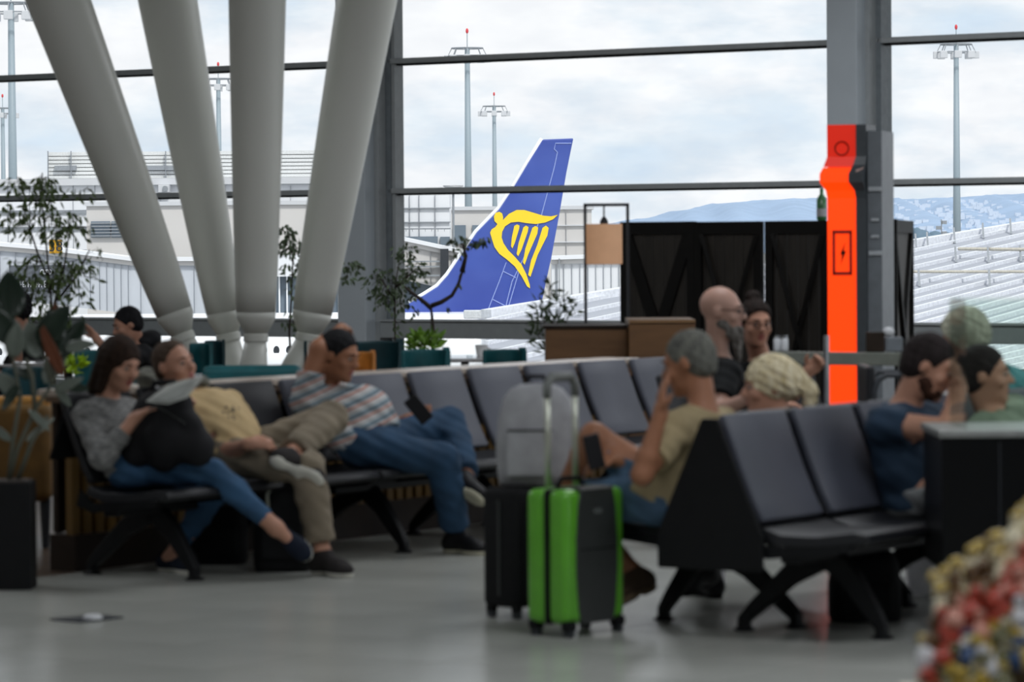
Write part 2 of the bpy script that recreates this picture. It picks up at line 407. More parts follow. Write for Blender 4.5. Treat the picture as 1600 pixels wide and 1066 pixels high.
MB().lathe((c.x, c.y, c.z - .25), [(.05, 0), (.45, .12), (.7, .3), (.72, .34), (.4, .2), (.02, .1)], 18).build('dish_bowl', m_off, t, off=o, smooth=True)
MB().tube([(c.x, c.y, GZ), (c.x, c.y, c.z - .2)], .08, 8).build('mount', m_line, t, off=o)

# boarding bridges
def bridge(name, pts, Y, label, h0, panels=0, colr=None):
    x = P(pts[0][0], 420, Y).x; o = V((x, Y, GZ)); t = thing(name, o, label, 'boarding bridge')
    for k in range(len(pts) - 1):
        (xa, ya), (xb, yb) = pts[k], pts[k + 1]
        def quad(da, db, y0, th):
            A = P(xa, ya + da, Y + y0); B = P(xb, yb + da, Y + y0); C = P(xb, yb + db, Y + y0); D = P(xa, ya + db, Y + y0)
            return MB().prism([A, B, C, D], (0, th, 0))
        quad(-5, 1, -.4, 4.4).build('roof_edge', m_white, t, off=o)
        quad(1, 8, -.2, 4).build('roof_band', m_beige, t, off=o)
        quad(8, h0, 0, 3.6).build('side_wall', colr or m_off, t, off=o)
        for i in range(panels):
            f_ = (i + .5) / panels; xx = xa + (xb - xa) * f_; yy = ya + (yb - ya) * f_
            pbm(xx, yy + 9, xx + .9, yy + h0, Y - .12, .1, 'panel_joint', m_line, t, off=o)
    return t, o
t, o = bridge('boarding_bridge', [(-60, 379), (60, 389), (150, 400), (206, 407), (345, 407)], 205, 'long pale grey ribbed boarding bridge crossing behind the left struts', 84, 5, mat('bridge_grey', 'c3c8d0', .6, var=.03, scale=.3))
t, o = bridge('boarding_bridge', [(345, 411), (560, 408)], 201, 'white boarding bridge section seen between the left struts', 84, 5, m_white)
t, o = bridge('boarding_bridge', [(560, 366), (624, 374), (722, 395)], 200, 'pale boarding bridge sloping down behind the plants to the tail fin', 62, 3, m_beige)
pbm(688, 389, 701, 440, 199.4, .5, 'bridge_column', m_dark, t, off=o)
pbm(540, 372, 546, 480, 199.4, .5, 'bridge_column', m_blgl, t, off=o)
pbm(585, 425, 690, 520, 203, 3, 'undercroft', m_blgl, t, off=o)
for i, y in enumerate((408, 416, 430)): pbm(600, y, 688, y + 1.6, 199.5, .2, 'side_rail', m_line, t, off=o)
t, o = bridge('boarding_bridge', [(862, 405), (925, 403), (985, 402)], 198, 'white ribbed boarding bridge between the tail fin and the hanging lamp', 80, 5, m_white)
pbm(873, 404, 875, 470, 197.6, .2, 'drain_pipe', m_line, t, off=o)
# dark service front behind the struts
t, o = bld('service_gate', 500, 190, 'grey glazed service front with white posts seen between the right struts', 'gate')
pbm(430, 430, 600, 520, 190, 3, 'wall', m_blgl, t, off=o)
for x in (435, 447, 466, 528, 534): pbm(x, 430, x + 3, 500, 189.7, .3, 'post', m_white, t, off=o)
pbm(430, 398, 470, 432, 189.2, 2, 'canopy', m_white, t, off=o); pbm(528, 392, 560, 402, 189.4, 1, 'lattice', m_red, t, off=o)
MB().bar(P(528, 440, 189.5), P(562, 462, 189.5), .12, .12).bar(P(528, 446, 189.5), P(562, 468, 189.5), .12, .12).build('handrail', m_white, t, off=o)

# yellow stand sign 38, banner with four rings
o = P(86, 386, 196); o.z = GZ; t = thing('stand_sign', o, 'yellow aircraft stand sign reading 38 behind the leafy tree', 'sign')
pbm(77, 375, 96, 396, 196, .3, 'sign_board', mat('sign_yellow', 'f0b429', .5), t, off=o)
pbm(84, 396, 87, ybase(86, 196), 196, .3, 'sign_post', m_line, t, off=o)
def text(name, s, loc, size, m, parent=None, off=V((0, 0, 0)), rot=(PI / 2, 0, 0), ext=.01):
    cu = bpy.data.curves.new(name, 'FONT'); cu.body = s; cu.size = size; cu.extrude = ext; cu.align_x = 'CENTER'; cu.align_y = 'CENTER'
    tmp = bpy.data.objects.new(name + '_tmp', cu); col.objects.link(tmp); bpy.context.view_layer.update()
    me = bpy.data.meshes.new_from_object(tmp.evaluated_get(bpy.context.evaluated_depsgraph_get()))
    bpy.data.objects.remove(tmp)
    ob = bpy.data.objects.new(name, me); col.objects.link(ob); me.materials.clear(); me.materials.append(m)
    ob.location = V(loc) - off; ob.rotation_euler = rot
    if parent: ob.parent = parent
    return ob
text('number', '38', P(87, 386, 195.9), .8, m_dark, t, o, ext=.03)
o = P(60, 430, 204); o.z = GZ; t = thing('banner', o, 'dark advertising banner with white rings and lettering on the boarding bridge', 'banner')
pbm(14, 415, 112, 456, 204.2, .4, 'banner_sheet', mat('banner_grey', '5b6068', .7), t, off=o)
mbr = MB()
for i in range(4):
    c = P(66 + i * 3.9, 425, 204.1); rr = .105
    mbr.tube([c + V((rr * math.cos(a), 0, rr * 1.15 * math.sin(a))) for a in [k * PI / 8 for k in range(17)]], .025, 5)
mbr.build('ring_emblem', m_white, t, off=o)
random.seed(2); mbl = MB()
for i in range(15):
    x = 14 + i * 4.2; y0 = 439
    pbox(mbl, x, y0, x + 1, y0 + 10, 204.05, .05)
    if i % 2: pbox(mbl, x, y0, x + 3, y0 + 1.6, 204.05, .05)
    if i % 3: pbox(mbl, x, y0 + 5, x + 3, y0 + 6.5, 204.05, .05)
    if i % 4 == 1: pbox(mbl, x, y0 + 8.6, x + 3, y0 + 10, 204.05, .05)
mbl.build('lettering', m_white, t, off=o)

# ---- airliner with the blue tail fin (side on)
TY = 144.0
o = V((P(760, 400, TY).x, TY, GZ)); plane = thing('airliner', o, 'white airliner with a blue tail fin carrying a yellow winged harp', 'aeroplane')
m_pl = mat('aircraft_white', 'f2f4f7', .3, var=.02, coat=.5); m_blue = mat('tail_blue', '2b3f93', .3, c2='4a61b2', scale=.25, coat=.25, bump=0)  # second blue mottles soft reflections into the fin colour
m_yel = mat('harp_yellow', 'fbd32c', .4, var=.03)
ax = -2.97; R = 1.88
xs = [P(-300, 400, TY).x, P(640, 400, TY).x, P(760, 400, TY).x, P(830, 400, TY).x, P(890, 400, TY).x, P(935, 400, TY).x]
MB().tube([(xs[0], TY, ax), (xs[1], TY, ax), (xs[2], TY, ax + .1), (xs[3], TY, ax + .45), (xs[4], TY, ax + .85), (xs[5], TY, ax + 1.1)], [R, R, R * .95, R * .72, R * .45, R * .16], 40).build('fuselage', m_pl, plane, off=o, smooth=True)
x = xs[0] + .4; wm = None
while x < xs[1] - 1:
    if wm is None:
        w_ = MB().prism([(.12 * math.cos(a), 0, .18 * math.sin(a)) for a in [k * PI / 5 for k in range(10)]], (0, .08, 0)).build('window', m_dark, plane); wm = w_.data
    else: w_ = bpy.data.objects.new('window', wm); col.objects.link(w_); w_.parent = plane
    w_.location = V((x, TY - R * .985, ax + .42)) - o; x += .5
fin = [(626, 494), (628, 482), (640, 474), (662, 462), (684, 448), (700, 430), (718, 403), (745, 363), (780, 327), (800, 297), (825, 255), (848, 218), (896, 216), (892, 235), (885, 270), (874, 335), (862, 400), (848, 465), (841, 494)]
MB().prism([P(a, b, TY - .16) for a, b in fin], (0, .32, 0)).build('tail_fin', m_blue, plane, off=o, bevel=.05)
le = fin[2:12]; mb = MB()
mb.tube([P(a - 1, b - 1, TY) for a, b in le], [.1] * len(le), 8).build('leading_edge', m_pl, plane, off=o, smooth=True)
zc = lambda q: [(600 + a / 3.33, 200 + b / 3.33) for a, b in q]
harp = zc([(618, 480), (650, 447), (690, 427), (730, 427), (780, 442), (830, 457), (870, 460), (905, 452), (880, 475), (840, 492), (790, 500), (740, 495), (700, 488), (660, 492), (630, 512), (615, 540), (612, 570), (622, 600), (645, 635), (680, 670), (715, 710), (740, 760), (758, 815), (760, 835), (745, 825), (715, 770), (680, 720), (640, 685), (600, 655), (575, 620), (562, 580), (552, 545), (560, 528), (580, 515), (590, 500), (575, 485), (572, 460), (580, 442), (600, 436), (615, 445), (620, 465)])
strs = [zc(q) for q in ([(678, 510), (692, 502), (705, 508), (703, 525), (680, 600), (668, 627), (661, 615), (665, 570)], [(725, 518), (738, 508), (752, 516), (748, 540), (715, 635), (698, 668), (690, 655), (700, 600)], [(772, 520), (787, 510), (802, 518), (798, 550), (750, 660), (732, 712), (723, 700), (735, 630)], [(825, 520), (842, 508), (857, 520), (850, 560), (800, 660), (762, 775), (750, 765), (765, 690), (797, 610)])]
lg = MB().prism([P(a, b, TY - .2) for a, b in harp], (0, .03, 0)).build('harp_emblem', m_yel, plane, off=o, label='yellow winged figure of the harp emblem')
for q in strs: MB().prism([P(a, b, TY - .2) for a, b in q], (0, .03, 0)).build('harp_string', m_yel, plane, off=o)
sm = MB(); m_seam = mat('rudder_seam', '8fa0d8', .5)
def seam(q, w_=.022):
    pts = [P(a, b, TY - .17) for a, b in q]; sm.tube(pts, w_, 5)
seam([(893, 224), (868, 224), (866, 233), (871, 238), (866, 262), (845, 340), (820, 400), (800, 440), (790, 480)])
seam([(791, 410), (780, 440), (763, 483)]); seam([(770, 468), (793, 480)]); seam([(786, 424), (806, 434)]); seam([(812, 420), (795, 478)])
sm.build('seam', m_seam, plane, off=o)
# tailplane toward us
MB().prism([P(748, 496, TY - 1), P(800, 492, TY - 1), P(838, 500, TY - 6.2), P(812, 502, TY - 6.2)], (0, 0, .22)).build('tailplane', m_pl, plane, off=o, bevel=.05)
MB().box(V((P(746, 491, TY - 1.75).x, TY - 1.7, P(746, 490, TY).z)), (1.1, .3, .35)).build('root_panel', mat('panel_grey', 'c6c9cc', .4), plane, off=o, bevel=.05)
# second tail far off at left
o2 = P(52, 480, 300); o2.z = GZ; t2 = thing('airliner', o2, 'small far blue tail fin with yellow mark behind the leafy tree at left', 'aeroplane')
MB().prism([P(a, b, 300) for a, b in [(44, 497), (50, 466), (57, 460), (62, 470), (64, 497)]], (0, .4, 0)).build('tail_fin', m_blue, t2, off=o2)
MB().prism([P(a, b, 299.9) for a, b in [(47, 483), (52, 475), (60, 482), (54, 487), (52, 493)]], (0, .05, 0)).build('emblem', m_yel, t2, off=o2)
c = P(52, 505, 300); MB().tube([c + V((-9, 0, -1.0)), c + V((-6, 0, -.5)), c + V((.5, 0, -.5)), c + V((2, 0, .2))], [1.5, 1.6, 1.3, .3], 20).build('fuselage', m_pl, t2, off=o2, smooth=True)
# ---- ribbed roof at right: a plane with standing seams
Ap = P(1650, 349, 104); Bp = P(800, 490, 88); Cp = P(1420, 560, 66)
pn = (Bp - Ap).cross(Cp - Ap).normalized()
def onroof(px, py): r = ray(px, py); return CAM + r * ((Ap - CAM).dot(pn) / r.dot(pn))
if pn.z < 0: pn = -pn
ro = V((8, 80, GZ)); roof = thing('ribbed_roof', ro, 'wide white metal roof with raised ribs sloping across the lower right windows', 'roof')
m_roof = mat('roof_white_metal', '9da1ab', .45, var=.05, scale=.5); m_rib = mat('roof_rib', 'dcdfe5', .4)
VPx, VPy = 3469, -50
def edge_y(x): return 490 + (x - 800) * (349 - 490) / 850
def ribline(y1419):
    s = (y1419 - VPy) / (1419 - VPx); f_ = lambda x: VPy + s * (x - VPx)
    es = (349 - 490) / 850
    # crossing with edge
    xe = (VPy - s * VPx - 490 + es * 800) / (es - s)
    return f_, xe
ylist = [330 + 13.2 * k for k in range(0, 27)]
for k in range(len(ylist) - 1):
    fa, xa = ribline(ylist[k]); fb, xb = ribline(ylist[k + 1])
    xr = 1700; x0 = 760
    ea = min(xr, xa); eb = min(xr, xb)
    if eb < x0 + 5: continue
    pts = []
    if ea <= x0: pts = [(x0, edge_y(x0)), (eb, fb(eb)), (x0, fb(x0))]
    else: pts = [(x0, fa(x0)), (ea, fa(ea)), (eb, fb(eb)) , (x0, fb(x0))]
    if ea > x0 and ea < xr and eb == xr: pts = [(x0, fa(x0)), (ea, fa(ea)), (xr, edge_y(xr)), (eb, fb(eb)), (x0, fb(x0))]
    q = [onroof(a, min(b, 760)) for a, b in pts]
    MB().prism(q, -pn * .1).build('roof_sheet', m_roof, roof, off=ro)
    a_ = onroof(x0, min(fb(x0), 760)) + pn * .03; b_ = onroof(eb, fb(eb)) + pn * .03
    MB().bar(a_, b_, .1, .12).build('rib', m_rib, roof, off=ro)
MB().bar(onroof(760, edge_y(760)) + pn * .1, onroof(1700, edge_y(1700)) + pn * .1, .35, .2).build('verge', m_rib, roof, off=ro)
def rpt(px, py, h_): return onroof(px, py) + pn * h_
MB().tube([rpt(1500, 404, .25), rpt(1700, 407, .25)], .05, 6).tube([rpt(1425, 441, .25), rpt(1700, 442, .25)], .04, 6).build('snow_rail', mat('rail_cream', 'cfc9ba', .5), roof, off=ro)
for (x, y) in ((1494, 408), (1545, 409), (1595, 407), (1437, 446), (1547, 447)):
    MB().bar(rpt(x, y + 3, 0), rpt(x, y - 4, .3), .05, .05).build('rail_bracket', m_line, roof, off=ro)
for x in (1432, 1450, 1492, 1537, 1580):
    MB().bar(rpt(x, edge_y(x) + 6, .0), rpt(x, edge_y(x) + 1, .35), .05, .05).build('clamp', m_line, roof, off=ro)
# wall under the roof so it stands on the apron
MB().box((ro.x + 3, 97, -5), (34, 1.0, 3.2)).build('wall', m_off, roof, off=ro)
# white antenna masts above the roof
for (x, y0, y1, Yd, lb) in ((1471, 343, 378, 300, 'short grey aerial pole with small dishes above the ribbed roof'), (1535, 355, 372, 310, 'little three-armed aerial above the right end of the ribbed roof')):
    a = P(x, y0, Yd); q = V((a.x, Yd, GZ)); t = thing('aerial', q, lb, 'aerial')
    MB().tube([q, a], [.12, .05], 6).build('pole', m_line, t, off=q)
    for k in range(3): MB().box(a + V(((-1) ** k * .25, 0, -.25 - k * .45)), (.4, .2, .3)).build('antenna', m_line, t, off=q)
# ------------------------------------------------------------------ white splayed struts
m_strut = mat('strut_white_paint', 'e2e4dd', .4, var=.03, scale=1)
SY = 28.0
node = P(385, 700, SY); node.z = 0
struts = [((91, 0), (272, 488), 49, 29, 'leftmost leaning white tubular strut rising behind the reading woman'),
          ((262, 0), (350, 488), 46, 28, 'second white strut from the left, leaning slightly left'),
          ((402, 0), (400, 488), 45, 31, 'upright white tubular strut, third from the left'),
          ((573, 0), (488, 488), 47, 31, 'rightmost white strut, leaning right in front of the steel post')]
for k, (a, b, ra, rb, lb) in enumerate(struts):
    Yk = SY + [0, .45, -.35, .1][k]
    b3 = P(b[0], b[1], Yk); a3 = P(a[0], a[1], Yk); d = (a3 - b3); top = b3 + d * 1.8
    s = Yk / F; foot = V((node.x + (b3.x - node.x) * .25, Yk, 0))
    t = thing('strut', foot, lb, 'column', 'splayed white roof struts')
    dn = d.normalized()
    pts = [b3 + d * (i / 12) for i in range(0, 22) if (b3 + d * (i / 12)).z < 6.72]; m_ = len(pts)
    rs = [s * (rb + (ra - rb) * min(1, i / 12) ** .8) for i in range(m_)]
    MB().tube(pts, rs, 40).build('tube', m_strut, t, off=foot, smooth=True)
    nk = b3 - dn * .2; nk.z = b3.z - .2
    MB().tube([b3 + dn * .01, b3 - dn * .05, nk + dn * .03], [s * rb, s * rb * .98, s * 17], 40).build('cone', m_strut, t, off=foot, smooth=True)
    MB().tube([nk + dn * .035, nk - dn * .03], [s * 19.5, s * 19.5], 32).build('collar', m_strut, t, off=foot, smooth=False, bevel=.01)
    MB().tube([nk, nk + (foot - nk) * .35, foot], [s * 16.5, s * 24, s * 44], 32).build('foot_cone', m_strut, t, off=foot, smooth=True)
    side = -1 if k in (2, 3) else 1
    q = nk + (foot - nk) * .12
    MB().prism([q + V((side * .03, -.02, 0)), q + V((side * .36, -.02, -.38)), V((q.x + side * .5, q.y - .02, .02)), V((q.x, q.y - .02, .02))], (0, .05, 0)).build('gusset', m_strut, t, off=foot)
    MB().tube([q + V((side * .2, -.05, -.33)), q + V((side * .2, .0, -.33))], .05, 16).build('bolt_hole', m_dark, t, off=foot)

# ------------------------------------------------------------------ seating
m_seat = mat('seat_slate_upholstery', '4a4d58', .42, var=.07, scale=6, spec=.45)
m_seat2 = mat('seat_black_upholstery', '1d1e22', .45, var=.07, scale=6, spec=.4)
m_leg = mat('dark_cast_leg', '1a1b1d', .45, metal=.3)
m_panel = mat('black_side_panel', '0e0f11', .5)
prof = [(0, .893), (.035, .80), (.09, .66), (.14, .55), (.18, .475)]
prof2 = [(.17, .455), (.26, .425), (.42, .425), (.58, .447), (.635, .44), (.65, .415)]
def sweep(pr, w_, th, x0):
    mb = MB(); k = len(pr); vs_ = []
    for xx in (x0 + .5 * (PITCH_S - w_), x0 + .5 * (PITCH_S + w_)):
        for s_ in (0, 1):
            for i, (o, z) in enumerate(pr):
                a = pr[max(i - 1, 0)]; b = pr[min(i + 1, k - 1)]; dx, dz = b[0] - a[0], b[1] - a[1]; l = math.hypot(dx, dz)
                nx_, nz_ = dz / l, -dx / l            # towards the back/underside
                if nz_ > 0: nx_, nz_ = -nx_, -nz_
                if nx_ > 0 and abs(nz_) < .6: nx_, nz_ = -nx_, -nz_
                vs_.append((xx, -(o + nx_ * th * s_), z + nz_ * th * s_))
    fs = []
    for i in range(k - 1):
        a = i; fs += [(a, a + 1, 2 * k + a + 1, 2 * k + a), (k + a + 1, k + a, 3 * k + a, 3 * k + a + 1), (a + 1, a, k + a, k + a + 1), (2 * k + a, 2 * k + a + 1, 3 * k + a + 1, 3 * k + a)]
    fs += [(0, 2 * k, 3 * k, k), (k - 1, 2 * k - 1, 4 * k - 1, 3 * k - 1)]
    return mb.add(vs_, fs)
RZ = math.atan2(.834, .552)
def seat_unit(loc, rz, label, nseat=3, group=None, panel_end=None, m=None, legx=(.52, None)):
    m = m or m_seat
    t = thing('bench_seating', loc, label, 'seating', group, rz)
    for i in range(nseat):
        b = sweep(prof, PITCH_S - .075, .04, i * PITCH_S).build('backrest', m, t, bevel=.014, bseg=3, smooth=True)
        MB().box((i * PITCH_S + PITCH_S / 2, .05, .70), (PITCH_S - .12, .012, .28), (V((1, 0, 0)), V((0, math.cos(.38), math.sin(.38))), V((0, -math.sin(.38), math.cos(.38))))).build('back_stiffener', m_leg, b)
        sweep(prof2, PITCH_S - .03, .045, i * PITCH_S).build('seat_pan', m_seat2, t, bevel=.014, bseg=3, smooth=True)
        for xx in (i * PITCH_S + .012, (i + 1) * PITCH_S - .012):
            MB().prism([(xx, -.60, .40), (xx, -.2, .375), (xx, -.12, .44), (xx, -.1, .36), (xx, -.2, .33), (xx, -.56, .37)], (.012, 0, 0)).build('bracket', m_leg, t)
    Lx = nseat * PITCH_S
    MB().box((Lx / 2, -.3, .345), (Lx - .04, .09, .06)).build('beam', m_leg, t, bevel=.008)
    for xx in (.36, Lx - .36):
        for (yf, yy) in ((-.10, 1), (-.60, -1)):
            yf = .10 if yy == 1 else -.52
            pts = [(xx, -.28, .33), (xx, -.28 + (yf + .28) * .45, .235), (xx, -.28 + (yf + .28) * .86, .10), (xx, yf, .05), (xx, yf, .01)]
            mb = MB(); vs_ = []; hs = [.11, .085, .06, .045, .045]
            for (x_, y_, z_), h_ in zip(pts, hs):
                i_ = len(vs_) // 4
                nd = V((0, pts[min(i_ + 1, 4)][1] - pts[max(i_ - 1, 0)][1], pts[min(i_ + 1, 4)][2] - pts[max(i_ - 1, 0)][2])).normalized()
                pr_ = V((0, -nd.z, nd.y))
                for sx in (-.025, .025):
                    for sh in (-.5, .5): q = V((x_ + sx, y_, z_)) + pr_ * (sh * h_); q.z = max(q.z, .008); vs_.append(q)
            fs = []
            for i in range(4):
                a = i * 4; fs += [(a, a + 1, a + 5, a + 4), (a + 3, a + 2, a + 6, a + 7), (a + 2, a, a + 4, a + 6), (a + 1, a + 3, a + 7, a + 5)]
            fs += [(0, 2, 3, 1), (16, 17, 19, 18)]
            lg_ = mb.add(vs_, fs).build('leg', m_leg, t, bevel=.006)
            MB().lathe((xx, yf, 0), [(.045, .0), (.045, .012), (.028, .02), (.022, .05)], 16).build('foot_pad', m_leg, lg_)
    if panel_end is not None:
        MB().prism([(panel_end, -.0, .875), (panel_end, -.2, .42), (panel_end, -.2, .28), (panel_end, .28, .28), (panel_end, .28, .42), (panel_end, .075, .875)], (.018, 0, 0)).build('end_panel', m_panel, t, bevel=.01)
    return t
for k, lb in enumerate(['near-left three-seat slate bench where the woman and the beige-shirted man sit', 'middle three-seat slate bench under the striped-shirt man', 'far three-seat slate bench, empty, behind the suitcases', 'farthest two-seat slate bench beyond the grey-haired man, before the brown counter']):
    seat_unit(bp(FB, k * 3 * PITCH_S + .01, 0), RZ, lb, 3 if k < 3 else 2, 'far row of bench seating', m=m_seat2 if k == 0 else m_seat)
for k, lb in enumerate(['nearest slate bench facing right, two empty seats and the man in navy', 'second right-facing bench behind the glass case at the right edge']):
    seat_unit(bp(NB, k * 3 * PITCH_S + .01, 0), RZ, lb, 3, 'near back-to-back benches facing right', panel_end=-.02 if k == 0 else None)
for k, lb in enumerate(['nearest left-facing bench carrying the man in the tan shirt, seen end on', 'second left-facing bench hidden behind the backrests', 'third left-facing bench under the white-haired person']):
    seat_unit(bp(NB, (k + 1) * 3 * PITCH_S + .2, -.07), RZ + PI, lb, 3, 'near back-to-back benches facing left', m=m_seat2)
seat_unit(V((.72, 18.35, 0)), RZ - .35, 'low bench under the bald bearded man and the woman in glasses', 2, None, m=m_seat2)

# ------------------------------------------------------------------ slatted partition behind the far row
m_slat = mat('mustard_wood_slat', '6b4f1e', .5, var=.25, scale=5, stretch=(1, 1, .2)); m_kick = mat('dark_kickboard', '2a2019', .5, var=.2)
m_ledge = mat('pale_ledge_top', 'b7a99c', .25, var=.08, scale=5)
po = bp(FB, .42, -.33); part = thing('partition', po, 'low mustard slatted partition with a pale ledge behind the far seat row', 'partition', rz=RZ)
PL = 5.15
MB().box((PL / 2, 0, .09), (PL, .16, .18)).build('kickboard', m_kick, part)
MB().box((PL / 2, .05, .52), (PL - .02, .03, .66)).build('back_board', m_kick, part)
b_ = None
for i in range(int(PL / .09)):
    if b_ is None: ob = MB().box((0, 0, .49), (.055, .04, .64)).build('slat', m_slat, part); b_ = ob.data
    else: ob = bpy.data.objects.new('slat', b_); col.objects.link(ob); ob.parent = part
    ob.location = (.045 + i * .09, -.03, 0)
MB().box((PL / 2, .02, .862), (PL, .26, .035)).build('ledge', m_ledge, part, bevel=.006)
MB().box((PL / 2, .0, .832), (PL, .2, .03)).build('ledge_trim', mat('ledge_brown_trim', '5f4a38', .4), part)

# ------------------------------------------------------------------ lit orange charging tower
KY = 24.0
kx0 = P(1293, 383, KY).x; kw = .20
ko = V((kx0 + .15, KY, 0)); kio = thing('charging_tower', ko, 'tall orange-lit phone charging tower with dark grey sides', 'kiosk')
m_org = mat('orange_backlit_panel', 'ff4a00', .4, emit='ff3c00', estr=1.0, var=0)
m_kg = mat('tower_dark_grey', '3d4348', .4); m_kg2 = mat('tower_mid_grey', '6c7278', .4)
kz = lambda y: P(1315, y, KY).z
fr = [(195, 0), (245, .0), (258, -.02), (272, -.055), (285, -.055), (298, -.01), (310, 0), (548, 0)]
kd = V((.30, .954, 0)).normalized()      # depth direction of its side, so the side shows at the right
kl = V((.985, -.17, 0)).normalized()
def kpt(a, b, z): return V((kx0, KY, 0)) + kl * a + kd * b + Z3 * z
def ksweep(a0, a1, dfront, dback, name, m, follow=True, smooth=False, lst=fr):
    vs_ = []; fs = []
    for (y, q) in lst:
        z = kz(y); q = q if follow else 0
        vs_ += [kpt(a0 + q * .7, dfront + q, z), kpt(a1 + q * .2, dfront + q, z), kpt(a1, dback, z), kpt(a0, dback, z)]
    k = len(lst)
    for i in range(k - 1):
        for j in range(4): a = i * 4 + j; b = i * 4 + (j + 1) % 4; fs.append((a, b, b + 4, a + 4))
    fs += [(3, 2, 1, 0), tuple(4 * (k - 1) + j for j in range(4))]
    return MB().add(vs_, fs).build(name, m, kio, off=ko, smooth=smooth)
fr2 = fr[:-1] + [(600, 0), (652, 0)]
ksweep(0, .195, 0, .06, 'light_panel', m_org, lst=[(262, -.03)] + fr2[3:])
ksweep(0, .195, .004, .06, 'upper_light_panel', mat('orange_red_panel', 'd42a10', .4, emit='c01800', estr=.75, var=0), lst=[(195, 0), (245, 0), (261, -.028)])
ksweep(.0, .195, .06, .3, 'body', m_kg, follow=False, lst=fr[:-1] + [(714, 0)])
ksweep(.196, .265, -.02, .3, 'side_cheek', m_kg, follow=True, lst=fr[:-1] + [(714, 0)])
ksweep(0, .195, .01, .058, 'lower_panel', m_kg, lst=[(653, 0), (714, 0)])
ksweep(.266, .36, .02, .42, 'charging_column', m_kg2, follow=False, lst=[(205, 0), (714, 0)])
for y in (296, 344, 370, 396): 
    MB().box(kpt(.315, .01, kz(y)), (.05 if y in (344, 370) else .085, .02, .02 if y in (344, 370) else .03), (kl, kd, Z3)).build('socket_label', mat('tower_label', 'aeb3b8', .5), kio, off=ko, bevel=.004)
m_rdk = mat('orange_panel_dark_red', 'a81800', .5)
a_, b_2 = kz(360), kz(430)
fm = MB(); 
for (z0, z1, x0, x1) in ((a_, a_ - .022, .035, .165), (b_2 + .022, b_2, .035, .165), (a_, b_2, .035, .052), (a_, b_2, .148, .165)):
    fm.box(kpt((x0 + x1) / 2, -.006, (z0 + z1) / 2), (x1 - x0, .012, abs(z0 - z1)), (kl, kd, Z3))
fm.build('phone_icon_frame', m_rdk, kio, off=ko)
c = lambda a, z: kpt(a, -.008, z)
zc_ = kz(397)
MB().prism([c(.118, zc_ + .075), c(.085, zc_ - .005), c(.1, zc_ - .005), c(.088, zc_ - .07), c(.125, zc_ + .02), c(.108, zc_ + .02)], kd * .01).build('bolt_icon', mat('icon_black', '2a0a04', .5), kio, off=ko)
MB().tube([c(.1 + .045 * math.cos(k * PI / 10), kz(232) + .045 * math.sin(k * PI / 10)) for k in range(21)], .006, 6).build('round_icon', m_rdk, kio, off=ko)
MB().prism([kpt(.205, -.06, kz(266)), kpt(.255, -.045, kz(262)), kpt(.245, -.05, kz(278)), kpt(.215, -.06, kz(276))], kd * -.01).build('bird_icon', mat('icon_pink', 'c9a8a0', .5), kio, off=ko)
for i in range(3):
    for j in range(2): MB().box(kpt(.212 + i * .018, -.062, kz(285 + j * 8)), (.008, .008, .012), (kl, kd, Z3)).build('port', m_dark, kio, off=ko)
MB().box(kpt(.2, .2, .02), (.5, .55, .04), (kl, kd, Z3)).build('base_plate', m_kg, kio, off=ko, bevel=.01)

# ------------------------------------------------------------------ dark timber screens with crossed braces
m_scr = mat('black_stained_timber', '37332e', .6, var=.3, scale=4, stretch=(6, 6, .5)); m_brace = mat('black_brace', '191817', .6)
def screen(a, b, h_, label, nb):
    a = V(a); b = V(b); d = (b - a); l = d.length; d.normalize(); p = V((d.y, -d.x, 0))
    t = thing('timber_screen', (a + b) / 2, label, 'screen', 'black timber screens'); o = (a + b) / 2
    w_ = l / nb
    for i in range(nb):
        MB().box(a + d * (w_ * (i + .5)) + Z3 * (h_ / 2), (w_ - .006, .03, h_), (d, p, Z3)).build('board', m_scr, t, off=o)
    q = p * .03
    for z in (.06, h_ - .05): MB().box(a + d * l / 2 + q + Z3 * z, (l, .03, .09), (d, p, Z3)).build('rail', m_brace, t, off=o)
    for (s0, s1) in ((0, 1), (1, 0)):
        MB().bar(a + d * (.05 + s0 * (l - .1)) + q + Z3 * .1, a + d * (.05 + s1 * (l - .1)) + q + Z3 * (h_ - .1), .03, .09).build('brace', m_brace, t, off=o)
    for s0 in (0.03, l - .03): MB().box(a + d * s0 + q + Z3 * h_ / 2, (.06, .035, h_), (d, p, Z3)).build('stile', m_brace, t, off=o)
    return t
def gp(px, Y): q = P(px, 383, Y); return V((q.x, q.y, 0))
screen(gp(973, 27.6), gp(1088, 27.3), P(1000, 347, 27.6).z, 'black timber screen beside the hanging lamp', 7)
screen(gp(1089, 27.3), gp(1193, 27.0), P(1150, 346, 27).z, 'black timber screen, middle one behind the bald bearded man', 7)
screen(gp(1198, 27.0), gp(1297, 26.8), P(1250, 345, 26.8).z, 'black timber screen between the bearded man and the orange tower', 6)
screen(gp(1391, 25.2), gp(1418, 27.6), P(1400, 344, 26.5).z, 'narrow black timber screen seen edgewise right of the orange tower', 6)
# green bottle standing on the screen top rail
c = P(1284, 345, 26.85); c.z = P(1250, 345, 26.8).z
bt = thing('bottle', c, 'green bottle standing on the timber screen beside the orange tower', 'bottle')
MB().lathe((0, 0, 0), [(.03, 0), (.038, .01), (.038, .16), (.014, .2), (.013, .235)], 16).build('glass_body', mat('green_bottle_glass', '4f8f5a', .15, spec=.8), bt, smooth=True)
MB().lathe((0, 0, .235), [(.015, 0), (.015, .02)], 12).build('cap', m_off, bt)
MB().lathe((0, 0, .03), [(.0385, 0), (.0385, .06)], 16).build('paper_label', m_off, bt)

